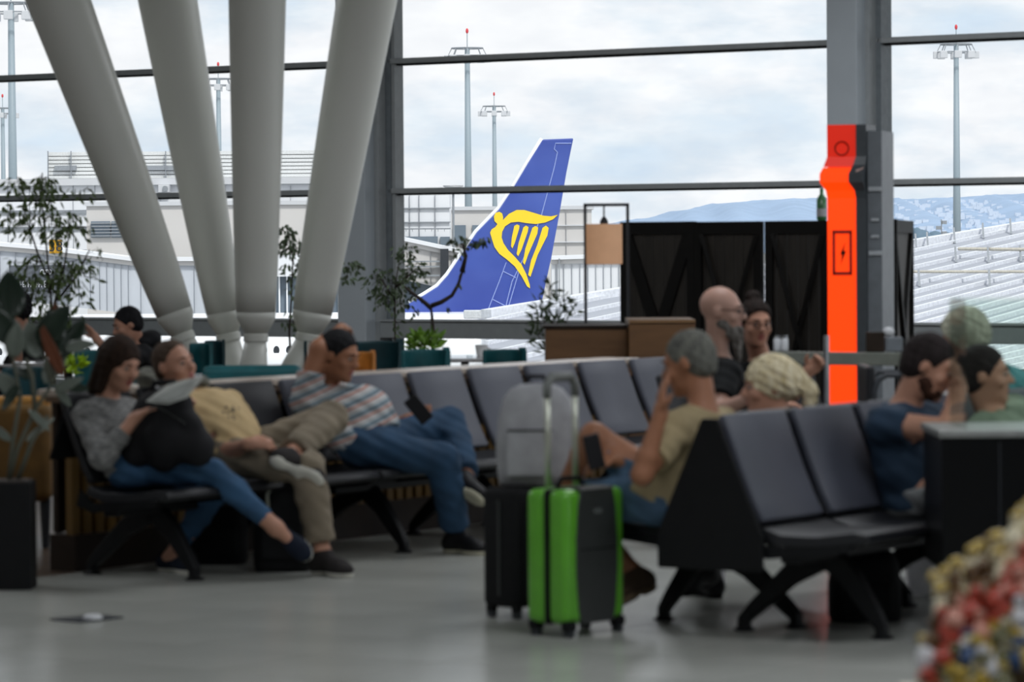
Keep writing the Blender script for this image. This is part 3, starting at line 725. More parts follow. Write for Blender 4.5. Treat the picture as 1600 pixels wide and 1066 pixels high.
# ------------------------------------------------------------------ hanging lamp in its frame
LY = 25.6
o = gp(915, LY); t = thing('lamp_frame', o, 'black square tube frame standing beside the timber screen', 'frame')
fz = P(915, 318, LY).z; x0 = P(914.5, 383, LY).x; x1 = P(981, 383, LY).x
for x in (x0, x1): MB().box((x, LY, fz / 2), (.022, .022, fz)).build('post', m_dark, t, off=o)
MB().box(((x0 + x1) / 2, LY, fz - .011), (x1 - x0 + .02, .022, .022)).build('crossbar', m_dark, t, off=o)
MB().box(((x0 + x1) / 2, LY, .012), (x1 - x0 + .02, .3, .024)).build('foot', m_dark, t, off=o)
c = P(944, 381, LY - .0); t = thing('pendant_lamp', c, 'peach drum pendant lamp hanging in the black frame', 'lamp')
z1 = P(944, 350, LY).z - c.z; z0 = P(944, 413, LY).z - c.z
MB().lathe((0, 0, 0), [(.128, z0), (.13, z0 + .01), (.13, z1)], 40).build('lamp_shade', mat('peach_lamp_shade', 'd6b291', .7, emit='d9a27a', estr=.3, var=.05), t, smooth=False)
MB().tube([(0.0, 0, z1), (0.0, 0, fz - c.z)], .006, 8).build('rod', m_dark, t)
MB().lathe((0, 0, z1), [(.03, 0), (.03, .02), (.012, .05)], 14).build('holder', m_dark, t)

# ------------------------------------------------------------------ brown timber counter behind the seats
m_cb = mat('brown_counter_wood', '6f4f31', .45, var=.18, scale=3, stretch=(1, 1, 6))
o = gp(968, 24.2); t = thing('counter', o, 'brown wood-faced counter of two boxes behind the far seats', 'counter')
za = P(910, 513, 24.4).z; zb = P(1030, 505, 24).z
xa, xb, xc = P(851, 383, 24.4).x, P(981, 383, 24.1).x, P(1085, 383, 24.1).x
MB().box(((xa + xb) / 2, 24.7, za / 2), (xb - xa, .7, za)).build('left_box', m_cb, t, off=o, bevel=.006)
MB().box(((xa + xb) / 2, 24.7, za + .01), (xb - xa + .03, .73, .02)).build('worktop', m_kick, t, off=o)
MB().box(((xb + xc) / 2 + .003, 24.5, zb / 2), (xc - xb, .8, zb)).build('right_box', m_cb, t, off=o, bevel=.006)
MB().box(((xb + xc) / 2 + .003, 24.5, zb + .01), (xc - xb, .83, .02)).build('worktop', mat('counter_edge', '8b6a48', .4), t, off=o)

# ------------------------------------------------------------------ grey rail crossing before the tower
ra = gp(1190, 21.5); rb = gp(1424, 21.0); o = (ra + rb) / 2
t = thing('barrier_rail', o, 'grey-green flat barrier rail crossing in front of the orange tower', 'barrier')
zt = P(1300, 550, 21.3).z; zb = P(1300, 570, 21.3).z; m_rail = mat('rail_grey_green', '71756d', .4); m_chr = mat('chrome', 'b9bcc0', .2, metal=1)
MB().bar(ra + Z3 * (zt + zb) / 2, rb + Z3 * (zt + zb) / 2, .06, zt - zb).build('beam', m_rail, t, off=o, bevel=.006)
for px in (1205, 1291, 1420):
    f_ = (px - 1190) / 234; q = ra + (rb - ra) * f_ + V((0, -.03, 0))
    MB().tube([q, q + Z3 * (zt + (.1 if px == 1291 else .0))], .018, 10).build('post', m_chr, t, off=o)
    MB().lathe(q, [(.11, 0), (.11, .012), (.03, .03)], 18).build('foot', m_chr, t, off=o)
for k, px in enumerate((1214, 1226)):
    f_ = (px - 1190) / 234; q = ra + (rb - ra) * f_ + Z3 * (zt + .001)
    tt = thing('glass_jar', q, ('left' if k == 0 else 'right') + ' of two small pale jars on the grey barrier rail', 'jar')
    MB().lathe((0, 0, 0), [(.02, 0), (.022, .01), (.022, .07), (.015, .08)], 14).build('body', m_off, tt, smooth=True)
    MB().lathe((0, 0, .08), [(.017, 0), (.017, .015)], 14).build('lid', m_chr, tt)
# small machine with dark boxes on the rail right of tower
q = V((P(1372, 383, 21.15).x, 21.15, zt + .001)); tt = thing('counter_machine', q, 'small dark machine with a pale top on the barrier rail right of the tower', 'machine')
MB().box((-.02, 0, .06), (.11, .055, .12)).build('body', m_kick, tt, bevel=.006); MB().box((.09, 0, .045), (.1, .055, .09)).build('tank', m_kg2, tt, bevel=.01); MB().ell((.06, 0, .12), (.035, .025, .03)).build('knob', m_off, tt, smooth=True)
# chain of a bead cord
# black hoop armrest chair behind the navy man
q = gp(1393, 20.2); tt = thing('armchair', q, 'black chair with a hoop armrest behind the man in navy', 'chair')
MB().tube([(-.1, 0, 0), (-.1, 0, .72), (-.08, 0, .78), (-.03, 0, .81), (.1, 0, .81), (.16, 0, .76), (.17, 0, 0)], .016, 10).build('armrest_hoop', m_dark, tt, smooth=True)
MB().tube([(-.1, .5, 0), (-.1, .5, .72), (-.03, .5, .81), (.1, .5, .81), (.17, .5, .7), (.17, .5, 0)], .016, 10).build('armrest_hoop', m_dark, tt, smooth=True)
MB().box((.04, .25, .44), (.34, .5, .06)).build('seat', m_seat2, tt, bevel=.015)
MB().box((-.12, .25, .66), (.05, .5, .4)).build('backrest', m_seat2, tt, bevel=.015)

# ------------------------------------------------------------------ suitcases and bags
m_green = mat('green_shell', '5ba62a', .35, var=.05, coat=.3); m_cgrey = mat('charcoal_shell', '303332', .45, var=.06); m_blk = mat('black_fabric', '111214', .7, var=.2, scale=40, bump=.2)
m_alu = mat('silver_handle', 'b8bbae', .35, metal=.6)
def rbox(c, sz, X, Y, r=.04, seg=5):
    bm = MB().box(c, sz, (X, Y, Z3)); return bm
sx = V((.66, .751, 0)); sy = V((.751, -.66, 0))     # sx along the width of the case, sy its front normal
g0 = onfloor(893, 988); g0.z = 0; corner = P(886, 383, 14.1); cc = V((corner.x, 14.1, 0)) + sx * .18 - sy * .115
t = thing('suitcase', cc, 'lime green and charcoal hard-shell suitcase with its silver handle raised', 'suitcase')
H = .535
MB().box(cc - sy * .062 + Z3 * (.055 + H / 2), (.37, .105, H), (sx, sy, Z3)).build('rear_shell', m_green, t, off=cc, bevel=.035, bseg=5, smooth=True)
MB().box(cc + sy * .052 + Z3 * (.055 + H / 2), (.37, .105, H), (sx, sy, Z3)).build('front_shell', m_green, t, off=cc, bevel=.035, bseg=5, smooth=True)
MB().box(cc - sy * .004 + Z3 * (.055 + H / 2), (.372, .018, H + .003), (sx, sy, Z3)).build('zip_band', m_blk, t, off=cc, bevel=.008)
pts = []
for s_ in (-1, 1):
    pass
pan = [(-.10, .0), (.10, .0), (.115, .06), (.128, .2), (.128, .33), (.115, .47), (.10, H + .002), (-.10, H + .002), (-.115, .47), (-.128, .33), (-.128, .2), (-.115, .06)]
MB().prism([cc + sy * .098 + sx * a + Z3 * (.055 + b) for a, b in pan], sy * .012).build('front_panel', m_cgrey, t, off=cc, bevel=.006)
MB().box(cc + sy * .052 + Z3 * (.055 + H + .002), (.22, .10, .006), (sx, sy, Z3)).build('top_panel', m_cgrey, t, off=cc)
MB().box(cc + sy * .111 + sx * .0 + Z3 * .50, (.05, .004, .02), (sx, sy, Z3)).build('badge', mat('badge_grey', '5b5f5e', .4), t, off=cc)
MB().box(cc + sy * .111 + Z3 * .35, (.22, .003, .004), (sx, sy, Z3)).build('groove', m_blk, t, off=cc)
for a in (-.15, .15):
    for b in (-.085, .085):
        q = cc + sx * a + sy * b
        w_ = MB().box(q + Z3 * .05, (.055, .045, .04), (sx, sy, Z3)).build('caster', m_blk, t, off=cc, bevel=.01)
        MB().tube([q + Z3 * .022 - sx * .012, q + Z3 * .022 + sx * .012], .022, 16).build('wheel', m_dark, w_, off=cc)
hp = cc - sy * .075
for a in (-.085, .085):
    hh = MB().tube([hp + sx * a + Z3 * (.055 + H), hp + sx * a + Z3 * .98], .0125, 12).build('handle_tube', m_alu, t, off=cc, smooth=True)
    MB().tube([hp + sx * a + Z3 * .78, hp + sx * a + Z3 * .80], .0145, 12).build('joint_ring', m_alu, hh, off=cc)
MB().tube([hp + sx * -.088 + Z3 * .95, hp + sx * -.085 + Z3 * 1.0, hp + sx * -.06 + Z3 * 1.03, hp + sx * .06 + Z3 * 1.03, hp + sx * .085 + Z3 * 1.0, hp + sx * .088 + Z3 * .95], [.016, .018, .02, .02, .018, .016], 12).build('handle_grip', mat('handle_grip_grey', '6b6e6c', .5), t, off=cc, smooth=True)
MB().tube([cc - sy * .03 + sx * -.08 + Z3 * .59, cc - sy * .03 + sx * -.06 + Z3 * .625, cc - sy * .03 + sx * .06 + Z3 * .625, cc - sy * .03 + sx * .08 + Z3 * .59], .01, 8).build('carry_handle', m_blk, t, off=cc, smooth=True)
# black suitcase behind it
k0 = P(812, 383, 14.95); kc = V((k0.x, 14.95, 0)) + sx * .06 - sy * .03
t = thing('suitcase', kc, 'black fabric suitcase standing behind the lime green one', 'suitcase')
MB().box(kc + Z3 * (.05 + .25), (.34, .2, .50), (sx, sy, Z3)).build('body', m_blk, t, off=kc, bevel=.03, bseg=4, smooth=True)
MB().box(kc + sy * .105 + Z3 * .26, (.27, .035, .36), (sx, sy, Z3)).build('front_pocket', m_blk, t, off=kc, bevel=.02)
MB().box(kc - sx * .172 + Z3 * .3, (.006, .012, .4), (sx, sy, Z3)).build('zip', m_cgrey, t, off=kc)
for a in (-.14, .14):
    for b in (-.07, .07):
        q = kc + sx * a + sy * b
        w_ = MB().box(q + Z3 * .045, (.04, .035, .03), (sx, sy, Z3)).build('caster', m_blk, t, off=kc, bevel=.006)
        MB().tube([q + Z3 * .021 - sx * .01, q + Z3 * .021 + sx * .01], .021, 14).build('wheel', m_dark, w_, off=kc)
# grey backpack on top of the black case
m_gbp = mat('grey_backpack_cloth', '9b9ca0', .75, var=.12, scale=14, bump=.3)
bc = kc + Z3 * .553 + sx * .04 + sy * .03
t = thing('backpack', bc, 'soft grey backpack propped on the black suitcase behind the silver handle', 'backpack')
mb = MB(); ring = []
prof_b = [(0, .155, .085), (.05, .165, .10), (.16, .168, .10), (.28, .16, .092), (.36, .14, .075), (.405, .11, .055), (.425, .06, .03)]
nn = 28
for (z, a, b) in prof_b:
    for k in range(nn):
        th = 2 * PI * k / nn; c_, s_ = math.cos(th), math.sin(th); e_ = .55
        ring.append(bc + V((1, 0, 0)) * (a * math.copysign(abs(c_) ** e_, c_) * (1 + .03 * math.sin(z * 40 + k))) + V((0, 1, 0)) * (b * math.copysign(abs(s_) ** e_, s_)) + Z3 * z)
fs = [(i * nn + k, i * nn + (k + 1) % nn, (i + 1) * nn + (k + 1) % nn, (i + 1) * nn + k) for i in range(len(prof_b) - 1) for k in range(nn)]
fs += [tuple(range(nn - 1, -1, -1)), tuple(range((len(prof_b) - 1) * nn, len(prof_b) * nn))]
MB().add(ring, fs).build('body', m_gbp, t, off=bc, smooth=True)
MB().box(bc + V((-.03, -.105, .14)), (.2, .03, .2)).build('front_pocket', m_gbp, t, off=bc, bevel=.012, bseg=3, smooth=True)
MB().box(bc + V((-.03, -.121, .235)), (.19, .006, .008)).build('zip', m_cgrey, t, off=bc)
MB().tube([bc + V((-.05, 0, .42)), bc + V((-.03, 0, .455)), bc + V((.03, 0, .455)), bc + V((.05, 0, .42))], .009, 8).build('grab_handle', m_blk, t, off=bc, smooth=True)
for s_ in (-1, 1): MB().tube([bc + V((.07 * s_, .07, .38)), bc + V((.08 * s_, .12, .25)), bc + V((.09 * s_, .09, .04))], .014, 8).build('shoulder_strap', m_cgrey, t, off=bc, smooth=True)

# bags between the left passengers
def softbag(name, c, w_, d_, h_, X, m, label, cat='bag', strap=None, extra=True):
    Yv = Z3.cross(X); t = thing(name, c, label, cat)
    prof_ = [(0, .92), (.08, 1), (.5, 1), (.8, .93), (.95, .8), (1, .55)]; vs_ = []; k_ = 24
    for (z, s_) in prof_:
        for k in range(k_):
            a = 2 * PI * k / k_; cs, sn = math.cos(a), math.sin(a)
            vs_.append(c + X * (w_ / 2 * s_ * math.copysign(abs(cs) ** .5, cs)) + Yv * (d_ / 2 * s_ * math.copysign(abs(sn) ** .5, sn)) + Z3 * (z * h_))
    fs = [(i * k_ + k, i * k_ + (k + 1) % k_, (i + 1) * k_ + (k + 1) % k_, (i + 1) * k_ + k) for i in range(5) for k in range(k_)] + [tuple(range(k_ - 1, -1, -1)), tuple(range(5 * k_, 6 * k_))]
    MB().add(vs_, fs).build('body', m, t, off=c, smooth=True)
    MB().tube([c - X * .05 + Z3 * h_ * .98, c - X * .035 + Z3 * (h_ + .04), c + X * .035 + Z3 * (h_ + .04), c + X * .05 + Z3 * h_ * .98], .009, 8).build('handle', m_blk, t, off=c, smooth=True)
    MB().box(c - Yv * (d_ / 2 + .004) + Z3 * h_ * .35, (w_ * .7, .02, h_ * .4), (X, Yv, Z3)).build('pocket', m, t, off=c, bevel=.008)
    return t
q = onfloor(440, 897); q = V((q.x, q.y + .12, 0))
tb = softbag('cabin_bag', q, .28, .2, .45, V((1, 0, 0)), m_blk, 'upright black cabin bag between the crossed feet of woman and man')
MB().tube([q + V((-.06, -.12, .3)), q + V((-.065, -.13, .38)), q + V((-.03, -.12, .44)), q + V((-.0, -.1, .45))], .008, 8).build('cord', m_alu, tb, off=q, smooth=True)
q = V((P(335, 383, 17.6).x, 17.6, 0)); softbag('holdall', q, .3, .2, .36, V((1, 0, 0)), m_blk, 'black holdall under the bench behind the woman\'s legs')
q = bp(NB, .9, .05); softbag('holdall', V((q.x + .1, q.y, 0)), .3, .2, .30, V((1, 0, 0)), m_blk, 'dark holdall on the floor under the nearest right-hand bench')
q = V((P(1452, 383, 15.75).x, 15.75, 0)); t = thing('paper_bag', q, 'white paper bag on the floor beneath the right-hand bench', 'bag')
MB().prism([q + V((-.085, 0, 0)), q + V((.085, 0, 0)), q + V((.095, 0, .18)), q + V((-.11, 0, .185))], (0, .1, 0)).build('bag_body', mat('white_paper', 'e9e9ef', .7), t, off=q)
MB().tube([q + V((-.04, .0, .18)), q + V((-.03, 0, .24)), q + V((.03, 0, .24)), q + V((.04, 0, .18))], .003, 6).build('bag_handle', m_off, t, off=q)
q = V((P(1112, 383, 16.2).x, 16.2, 0)); t = thing('box', q, 'small white box on the floor behind the nearest bench legs', 'box')
MB().box(q + Z3 * .1, (.1, .12, .2)).build('carton', mat('white_paper', 'e9e9ef', .7), t, off=q, bevel=.004); MB().box(q + Z3 * .202, (.1, .02, .004)).build('tape', m_off, t, off=q)

# floor outlet hatch with white plug
q = onfloor(137, 967); t = thing('floor_hatch', q, 'black floor hatch plate with a small white plug on the grey tiles', 'hatch')
MB().prism([onfloor(78, 969, .006), onfloor(125, 974, .006), onfloor(193, 966, .006), onfloor(150, 962, .006)], (0, 0, .006)).build('plate', m_dark, t, off=q)
p_ = onfloor(145, 968, .0125); MB().lathe(p_, [(.04, 0), (.042, .01), (.03, .02)], 18).build('plug', m_off, t, off=q)

# ------------------------------------------------------------------ cafe: teal chairs, tables, sofa
m_teal = mat('teal_velvet', '115a60', .6, var=.2, scale=8); m_teal2 = mat('dark_teal_velvet', '0e3f47', .6, var=.2, scale=8)
def cafe_chair(px, ytop, Y, wpx, rz, label, m, h2=None, cat='chair'):
    top = P(px, ytop, Y); c = V((top.x, Y, 0)); h_ = top.z; w_ = wpx * Y / F
    t = thing('upholstered_chair', c, label, cat, None, rz); k = 10
    vs_ = []
    for z in (.42, h_ - .02, h_):
        for rr in (1, .82):
            for i in range(k + 1):
                a = PI * (.12 + .76 * i / k); s_ = 1.0 if z < h_ else .97
                vs_.append((math.cos(a) * w_ / 2 / .93 * rr * s_, .22 * math.sin(a) * rr + .02, z if rr == 1 or z < h_ else z))
    fs = []; q = k + 1
    for l in (0, 1):
        for i in range(k):
            a = l * 2 * q + i; fs += [(a, a + 1, a + 2 * q + 1, a + 2 * q), (a + q + 1, a + q, a + 3 * q, a + 3 * q + 1)]
        for e_ in (0, k): fs.append((l * 2 * q + e_, l * 2 * q + q + e_, (l + 1) * 2 * q + q + e_, (l + 1) * 2 * q + e_))
    for i in range(k): fs += [(4 * q + i, 4 * q + i + 1, 5 * q + i + 1, 5 * q + i), (i + 1, i, q + i, q + i + 1)]
    MB().add(vs_, fs).build('backrest', m, t, smooth=True, bevel=.02)
    MB().box((0, -.03, .42), (w_ * .9, .42, .1)).build('seat', m, t, bevel=.03, bseg=3)
    for sx_ in (-1, 1):
        for sy_ in (-1, 1): MB().tube([(sx_ * w_ * .36, -.03 + sy_ * .16, .38), (sx_ * w_ * .42, -.03 + sy_ * .2, 0)], [.016, .01], 8).build('leg', m_dark, t)
    return t
cafe_chair(222, 523, 26.3, 48, 0, 'tall teal chair behind the dark-haired person in the hoodie', m_teal2)
cafe_chair(150, 548, 25.0, 62, .3, 'teal chair seen left of the woman\'s head', m_teal)
cafe_chair(307, 537, 26.5, 38, -.2, 'teal chair just right of the beige-shirted man\'s head', m_teal)
cafe_chair(335, 533, 27.6, 32, .1, 'dark teal chair beneath the first two white struts', m_teal2)
cafe_chair(200, 585, 23.2, 46, .2, 'low teal chair directly behind the woman\'s neck', m_teal)
cafe_chair(40, 575, 24.0, 80, .1, 'teal chair behind the rubber plant at the left edge', m_teal2)
cafe_chair(590, 534, 27.5, 76, 0, 'wide dark teal chair right of the striped-shirt man\'s head', m_teal2)
cafe_chair(665, 547, 24.2, 76, .1, 'teal chair below the small bright green potted plant', m_teal)
cafe_chair(784, 547, 24.6, 68, -.1, 'teal chair left of the brown counter', m_teal)
cafe_chair(493, 533, 27.9, 40, 0, 'dark teal chair behind the raised arm of the striped-shirt man', m_teal2)
cafe_chair(562, 551, 23.2, 58, .25, 'tan leather chair beside the striped-shirt man\'s face', mat('tan_leather', 'b5742f', .5, var=.25, scale=10))
# long teal sofa back
q = gp(392, 22.6); t = thing('banquette', q, 'long low teal banquette just behind the pale ledge', 'sofa'); zt_ = P(392, 571, 22.6).z
MB().box(q + V((0, 0, zt_ - .12)), (.62, .2, .24)).build('back_cushion', m_teal, t, off=q, bevel=.04, bseg=3)
MB().box(q + V((0, .25, .38)), (.6, .5, .16)).build('seat_cushion', m_teal2, t, off=q, bevel=.03); MB().box(q + V((0, .2, .3)), (.6, .55, .1)).build('frame', m_dark, t, off=q)
for a in (-.26, .26):
    for b in (0, .4): MB().tube([q + V((a, b, 0)), q + V((a, b, .3))], .018, 8).build('leg', m_dark, t, off=q)
MB().box(q + V((0, 0, .5)), (.6, .16, .3)).build('back_frame', m_teal2, t, off=q)
m_tt = mat('white_gloss_table', 'd9dade', .12, var=.03, coat=.5); m_cup = mat('white_china', 'eceded', .2)
def cafe_table(px, Y, label, r=.35, zt_=.74, m=m_tt):
    q = gp(px, Y); t = thing('round_table', q, label, 'table')
    MB().lathe(q, [(r - .02, zt_ - .03), (r, zt_ - .02), (r, zt_ - .005), (r - .01, zt_)], 36).build('table_top', m, t, off=q)
    MB().tube([q, q + Z3 * (zt_ - .03)], .03, 12).build('pedestal', m_dark, t, off=q); MB().lathe(q, [(.22, 0), (.22, .015), (.04, .03)], 24).build('foot', m_dark, t, off=q); return q
qa = cafe_table(105, 26.2, 'small white table in front of the person in the hoodie', .4)
qb = cafe_table(725, 26.4, 'round white table under the bright green potted plant', .42)
qc = cafe_table(255, 24.2, 'white table behind the head of the beige-shirted man', .35, .70)
qd = cafe_table(62, 25.3, 'dark brown table beside the person with curly hair', .34, .74, m_kick)
random.seed(9)
cups = [(118, 26.15, 'white cup on the table before the hoodie wearer, right one'), (98, 26.3, 'white cup on the table before the hoodie wearer, left one'), (752, 26.3, 'white cup at the right end of the table under the potted plant'), (775, 26.6, 'far white cup beside the teal chair left of the brown counter')]
for px, Y, lb in cups:
    q = gp(px, Y); q.z = .741; t = thing('cup', q, lb, 'cup')
    if px == 775: q.x = gp(750, 26.6).x; t.location = q
    MB().lathe((0, 0, 0), [(.03, 0), (.034, .01), (.045, .08), (.043, .08), (.03, .012)], 18).build('bowl', m_cup, t, smooth=True)
    MB().tube([(.04, 0, .06), (.065, 0, .055), (.065, 0, .03), (.037, 0, .025)], .006, 6).build('handle', m_cup, t, smooth=True)
# mustard sofa at the left edge
q = gp(30, 18.6); q.x -= .05; t = thing('sofa', q, 'mustard upholstered sofa end beside the rubber plant at the left edge', 'sofa')
m_mus = mat('mustard_velvet', '6b4d1c', .7, var=.3, scale=7)
zt_ = P(40, 628, 18.4).z
MB().box(q + V((-.25, 0, zt_ / 2 + .12)), (.92, .22, zt_ - .26)).build('back', m_mus, t, off=q, bevel=.05, bseg=4)
MB().box(q + V((-.25, 0, zt_ - .015)), (.9, .16, .07)).build('back_roll', mat('mustard_top_roll', 'a8762c', .6, var=.15), t, off=q, bevel=.03, bseg=4)
MB().box(q + V((-.25, .35, .36)), (.9, .6, .2)).build('seat', m_mus, t, off=q, bevel=.05, bseg=3)
for a in (-.62, .17):
    for b in (0, .55): MB().tube([q + V((a, b, .26)), q + V((a, b, 0))], [.03, .018], 10).build('leg', m_dark, t, off=q)
# ------------------------------------------------------------------ people: distance fields meshed into continuous skins
def V3(v): return np.array((v[0], v[1], v[2]), dtype=np.float64)
class SDF:
    def __init__(s): s.p = []
    def cone(s, a, b, ra, rb, k=.02): s.p.append(('c', V3(a), V3(b), ra, rb, k)); return s
    def ell(s, c, ax, r, k=.02): s.p.append(('e', V3(c), np.array([V3(x) for x in ax]), np.array(r, float), k)); return s
    def cut(s, a, b, r): s.p.append(('x', V3(a), V3(b), r)); return s          # remove a flat-ended cylinder
    def plane(s, p0, nrm): s.p.append(('p', V3(p0), V3(nrm))); return s        # remove all on the normal's side
    def subell(s, c, ax, r): s.p.append(('s', V3(c), np.array([V3(x) for x in ax]), np.array(r, float))); return s
    def grow(s, g):
        o = SDF()
        for q in s.p:
            if q[0] == 'c': o.p.append(('c', q[1], q[2], q[3] + g, q[4] + g, q[5]))
            elif q[0] == 'e': o.p.append(('e', q[1], q[2], q[3] + g, q[4]))
            else: o.p.append(q)
        return o
    def mesh(s, h, noise=0, nf=30, seed=0):
        lo = np.full(3, 1e9); hi = -lo
        for q in s.p:
            if q[0] == 'c':
                r = max(q[3], q[4]); lo = np.minimum(lo, np.minimum(q[1], q[2]) - r); hi = np.maximum(hi, np.maximum(q[1], q[2]) + r)
            elif q[0] == 'e': r = q[3].max(); lo = np.minimum(lo, q[1] - r); hi = np.maximum(hi, q[1] + r)
        lo -= 3 * h; hi += 3 * h; nn_ = np.ceil((hi - lo) / h).astype(int) + 1
        D = np.full(nn_, .3, np.float32)
        axs = [lo[i] + h * np.arange(nn_[i]) for i in range(3)]
        def sub(l, m_):
            i0 = np.clip(np.floor((l - lo) / h).astype(int), 0, nn_ - 1); i1 = np.clip(np.ceil((m_ - lo) / h).astype(int) + 1, 1, nn_)
            sl = tuple(slice(a, b) for a, b in zip(i0, i1)); X, Y, Z = np.meshgrid(*[axs[i][sl[i]] for i in range(3)], indexing='ij', sparse=True)
            return sl, X, Y, Z
        for q in s.p:
            if q[0] == 'c':
                _, a, b, ra, rb, k = q; r = max(ra, rb) + 2 * k + 2 * h
                sl, X, Y, Z = sub(np.minimum(a, b) - r, np.maximum(a, b) + r)
                ba = b - a; l2 = max(ba @ ba, 1e-9)
                t = np.clip(((X - a[0]) * ba[0] + (Y - a[1]) * ba[1] + (Z - a[2]) * ba[2]) / l2, 0, 1)
                d = np.sqrt((X - a[0] - ba[0] * t) ** 2 + (Y - a[1] - ba[1] * t) ** 2 + (Z - a[2] - ba[2] * t) ** 2) - (ra + (rb - ra) * t)
            elif q[0] in 'es':
                c, A, r = q[1:4]; k = q[4] if q[0] == 'e' else 0; rr = r.max() + 2 * k + 2 * h
                sl, X, Y, Z = sub(c - rr, c + rr); qx = [(X - c[0]) * A[i][0] + (Y - c[1]) * A[i][1] + (Z - c[2]) * A[i][2] for i in range(3)]
                k0 = np.sqrt(sum((qx[i] / r[i]) ** 2 for i in range(3))); k1 = np.sqrt(sum((qx[i] / r[i] ** 2) ** 2 for i in range(3)))
                d = k0 * (k0 - 1) / np.maximum(k1, 1e-6)
                if q[0] == 's': D[sl] = np.maximum(D[sl], -d); continue
            elif q[0] == 'x':
                _, a, b, r = q; sl, X, Y, Z = sub(np.minimum(a, b) - r, np.maximum(a, b) + r); ba = b - a; l = math.sqrt(ba @ ba); ba = ba / l
                t = (X - a[0]) * ba[0] + (Y - a[1]) * ba[1] + (Z - a[2]) * ba[2]
                rad = np.sqrt((X - a[0] - ba[0] * t) ** 2 + (Y - a[1] - ba[1] * t) ** 2 + (Z - a[2] - ba[2] * t) ** 2) - r
                d = np.maximum(np.maximum(rad, -t), t - l); D[sl] = np.maximum(D[sl], -d); continue
            else:
                _, p0, nr = q; X, Y, Z = np.meshgrid(*axs, indexing='ij', sparse=True)
                D = np.maximum(D, ((X - p0[0]) * nr[0] + (Y - p0[1]) * nr[1] + (Z - p0[2]) * nr[2]).astype(np.float32)); continue
            cur = D[sl]; 
            if k > 0:
                hh = np.maximum(k - np.abs(cur - d), 0) / k; D[sl] = np.minimum(cur, d) - hh * hh * k * .25
            else: D[sl] = np.minimum(cur, d)
        if noise:
            X, Y, Z = np.meshgrid(*axs, indexing='ij', sparse=True); a = seed * 1.7
            D = D + noise * (np.sin(nf * X + 1.3 * nf * Z + a) * np.sin(.8 * nf * Y - nf * .6 * Z + 2 * a) + .6 * np.sin(2.1 * nf * Z + 1.1 * nf * (X + Y) + a)).astype(np.float32)
        S = D < 0; nx, ny, nz_ = D.shape
        c8 = [S[i:nx - 1 + i, j:ny - 1 + j, k:nz_ - 1 + k] for i in (0, 1) for j in (0, 1) for k in (0, 1)]
        sm_ = sum(c.astype(np.int8) for c in c8); act = (sm_ > 0) & (sm_ < 8); idx = np.argwhere(act)
        if not len(idx): return [], []
        vid = np.full(act.shape, -1, np.int64); vid[act] = np.arange(len(idx))
        acc = np.zeros((len(idx), 3)); cnt_ = np.zeros(len(idx))
        cor = [(i, j, k) for i in (0, 1) for j in (0, 1) for k in (0, 1)]
        vals = [D[idx[:, 0] + c[0], idx[:, 1] + c[1], idx[:, 2] + c[2]] for c in cor]
        for a in range(8):
            for b in range(a + 1, 8):
                df = np.array(cor[b]) - np.array(cor[a])
                if np.abs(df).sum() != 1: continue
                va, vb = vals[a], vals[b]; m_ = (va < 0) != (vb < 0); t = np.where(m_, va / np.where(m_, va - vb, 1), 0)
                acc[m_] += (np.array(cor[a]) + df * t[:, None])[m_]; cnt_[m_] += 1
        vs_ = lo + h * (idx + acc / cnt_[:, None]); fs = []
        for ax_ in range(3):
            o1, o2 = [(1, 2), (2, 0), (0, 1)][ax_]
            s0 = [slice(None)] * 3; s1 = [slice(None)] * 3; s0[ax_] = slice(0, -1); s1[ax_] = slice(1, None)
            A = S[tuple(s0)]; B = S[tuple(s1)]; e_ = np.argwhere(A != B)
            lim = np.array(act.shape); ok = (e_[:, o1] > 0) & (e_[:, o2] > 0) & (e_[:, o1] < lim[o1]) & (e_[:, o2] < lim[o2]); e_ = e_[ok]
            fl = A[e_[:, 0], e_[:, 1], e_[:, 2]]
            def at(d1, d2):
                q = e_.copy(); q[:, o1] -= d1; q[:, o2] -= d2; return vid[q[:, 0], q[:, 1], q[:, 2]]
            Q = np.stack([at(0, 0), at(1, 0), at(1, 1), at(0, 1)], 1); Q[~fl] = Q[~fl][:, ::-1]; fs.append(Q)
        return vs_, np.concatenate(fs)
def sobj(name, sdf, h, m, parent, off, noise=0, nf=30, seed=0, paint=None, label=None):
    vs_, fs = sdf.mesh(h, noise, nf, seed)
    if not len(vs_): return None
    vs_ = vs_ - np.array(off); me = bpy.data.meshes.new(name)
    me.vertices.add(len(vs_)); me.vertices.foreach_set('co', vs_.astype(np.float32).ravel())
    me.loops.add(len(fs) * 4); me.loops.foreach_set('vertex_index', fs.astype(np.int32).ravel())
    me.polygons.add(len(fs)); me.polygons.foreach_set('loop_start', np.arange(0, len(fs) * 4, 4, dtype=np.int32)); me.polygons.foreach_set('loop_total', np.full(len(fs), 4, np.int32))
    me.polygons.foreach_set('use_smooth', np.ones(len(fs), bool)); me.update(calc_edges=True)
    ms = m if isinstance(m, list) else [m]
    for q in ms: me.materials.append(q)
    if paint:
        fc = vs_[fs].mean(1) + np.array(off); mi = np.zeros(len(fs), np.int32)
        for (c, r, k) in paint: mi[np.linalg.norm(fc - V3(c), axis=1) < r] = k
        me.polygons.foreach_set('material_index', mi)
    ob = bpy.data.objects.new(name, me); col.objects.link(ob); ob.parent = parent
    if label: ob['label'] = label
    return ob

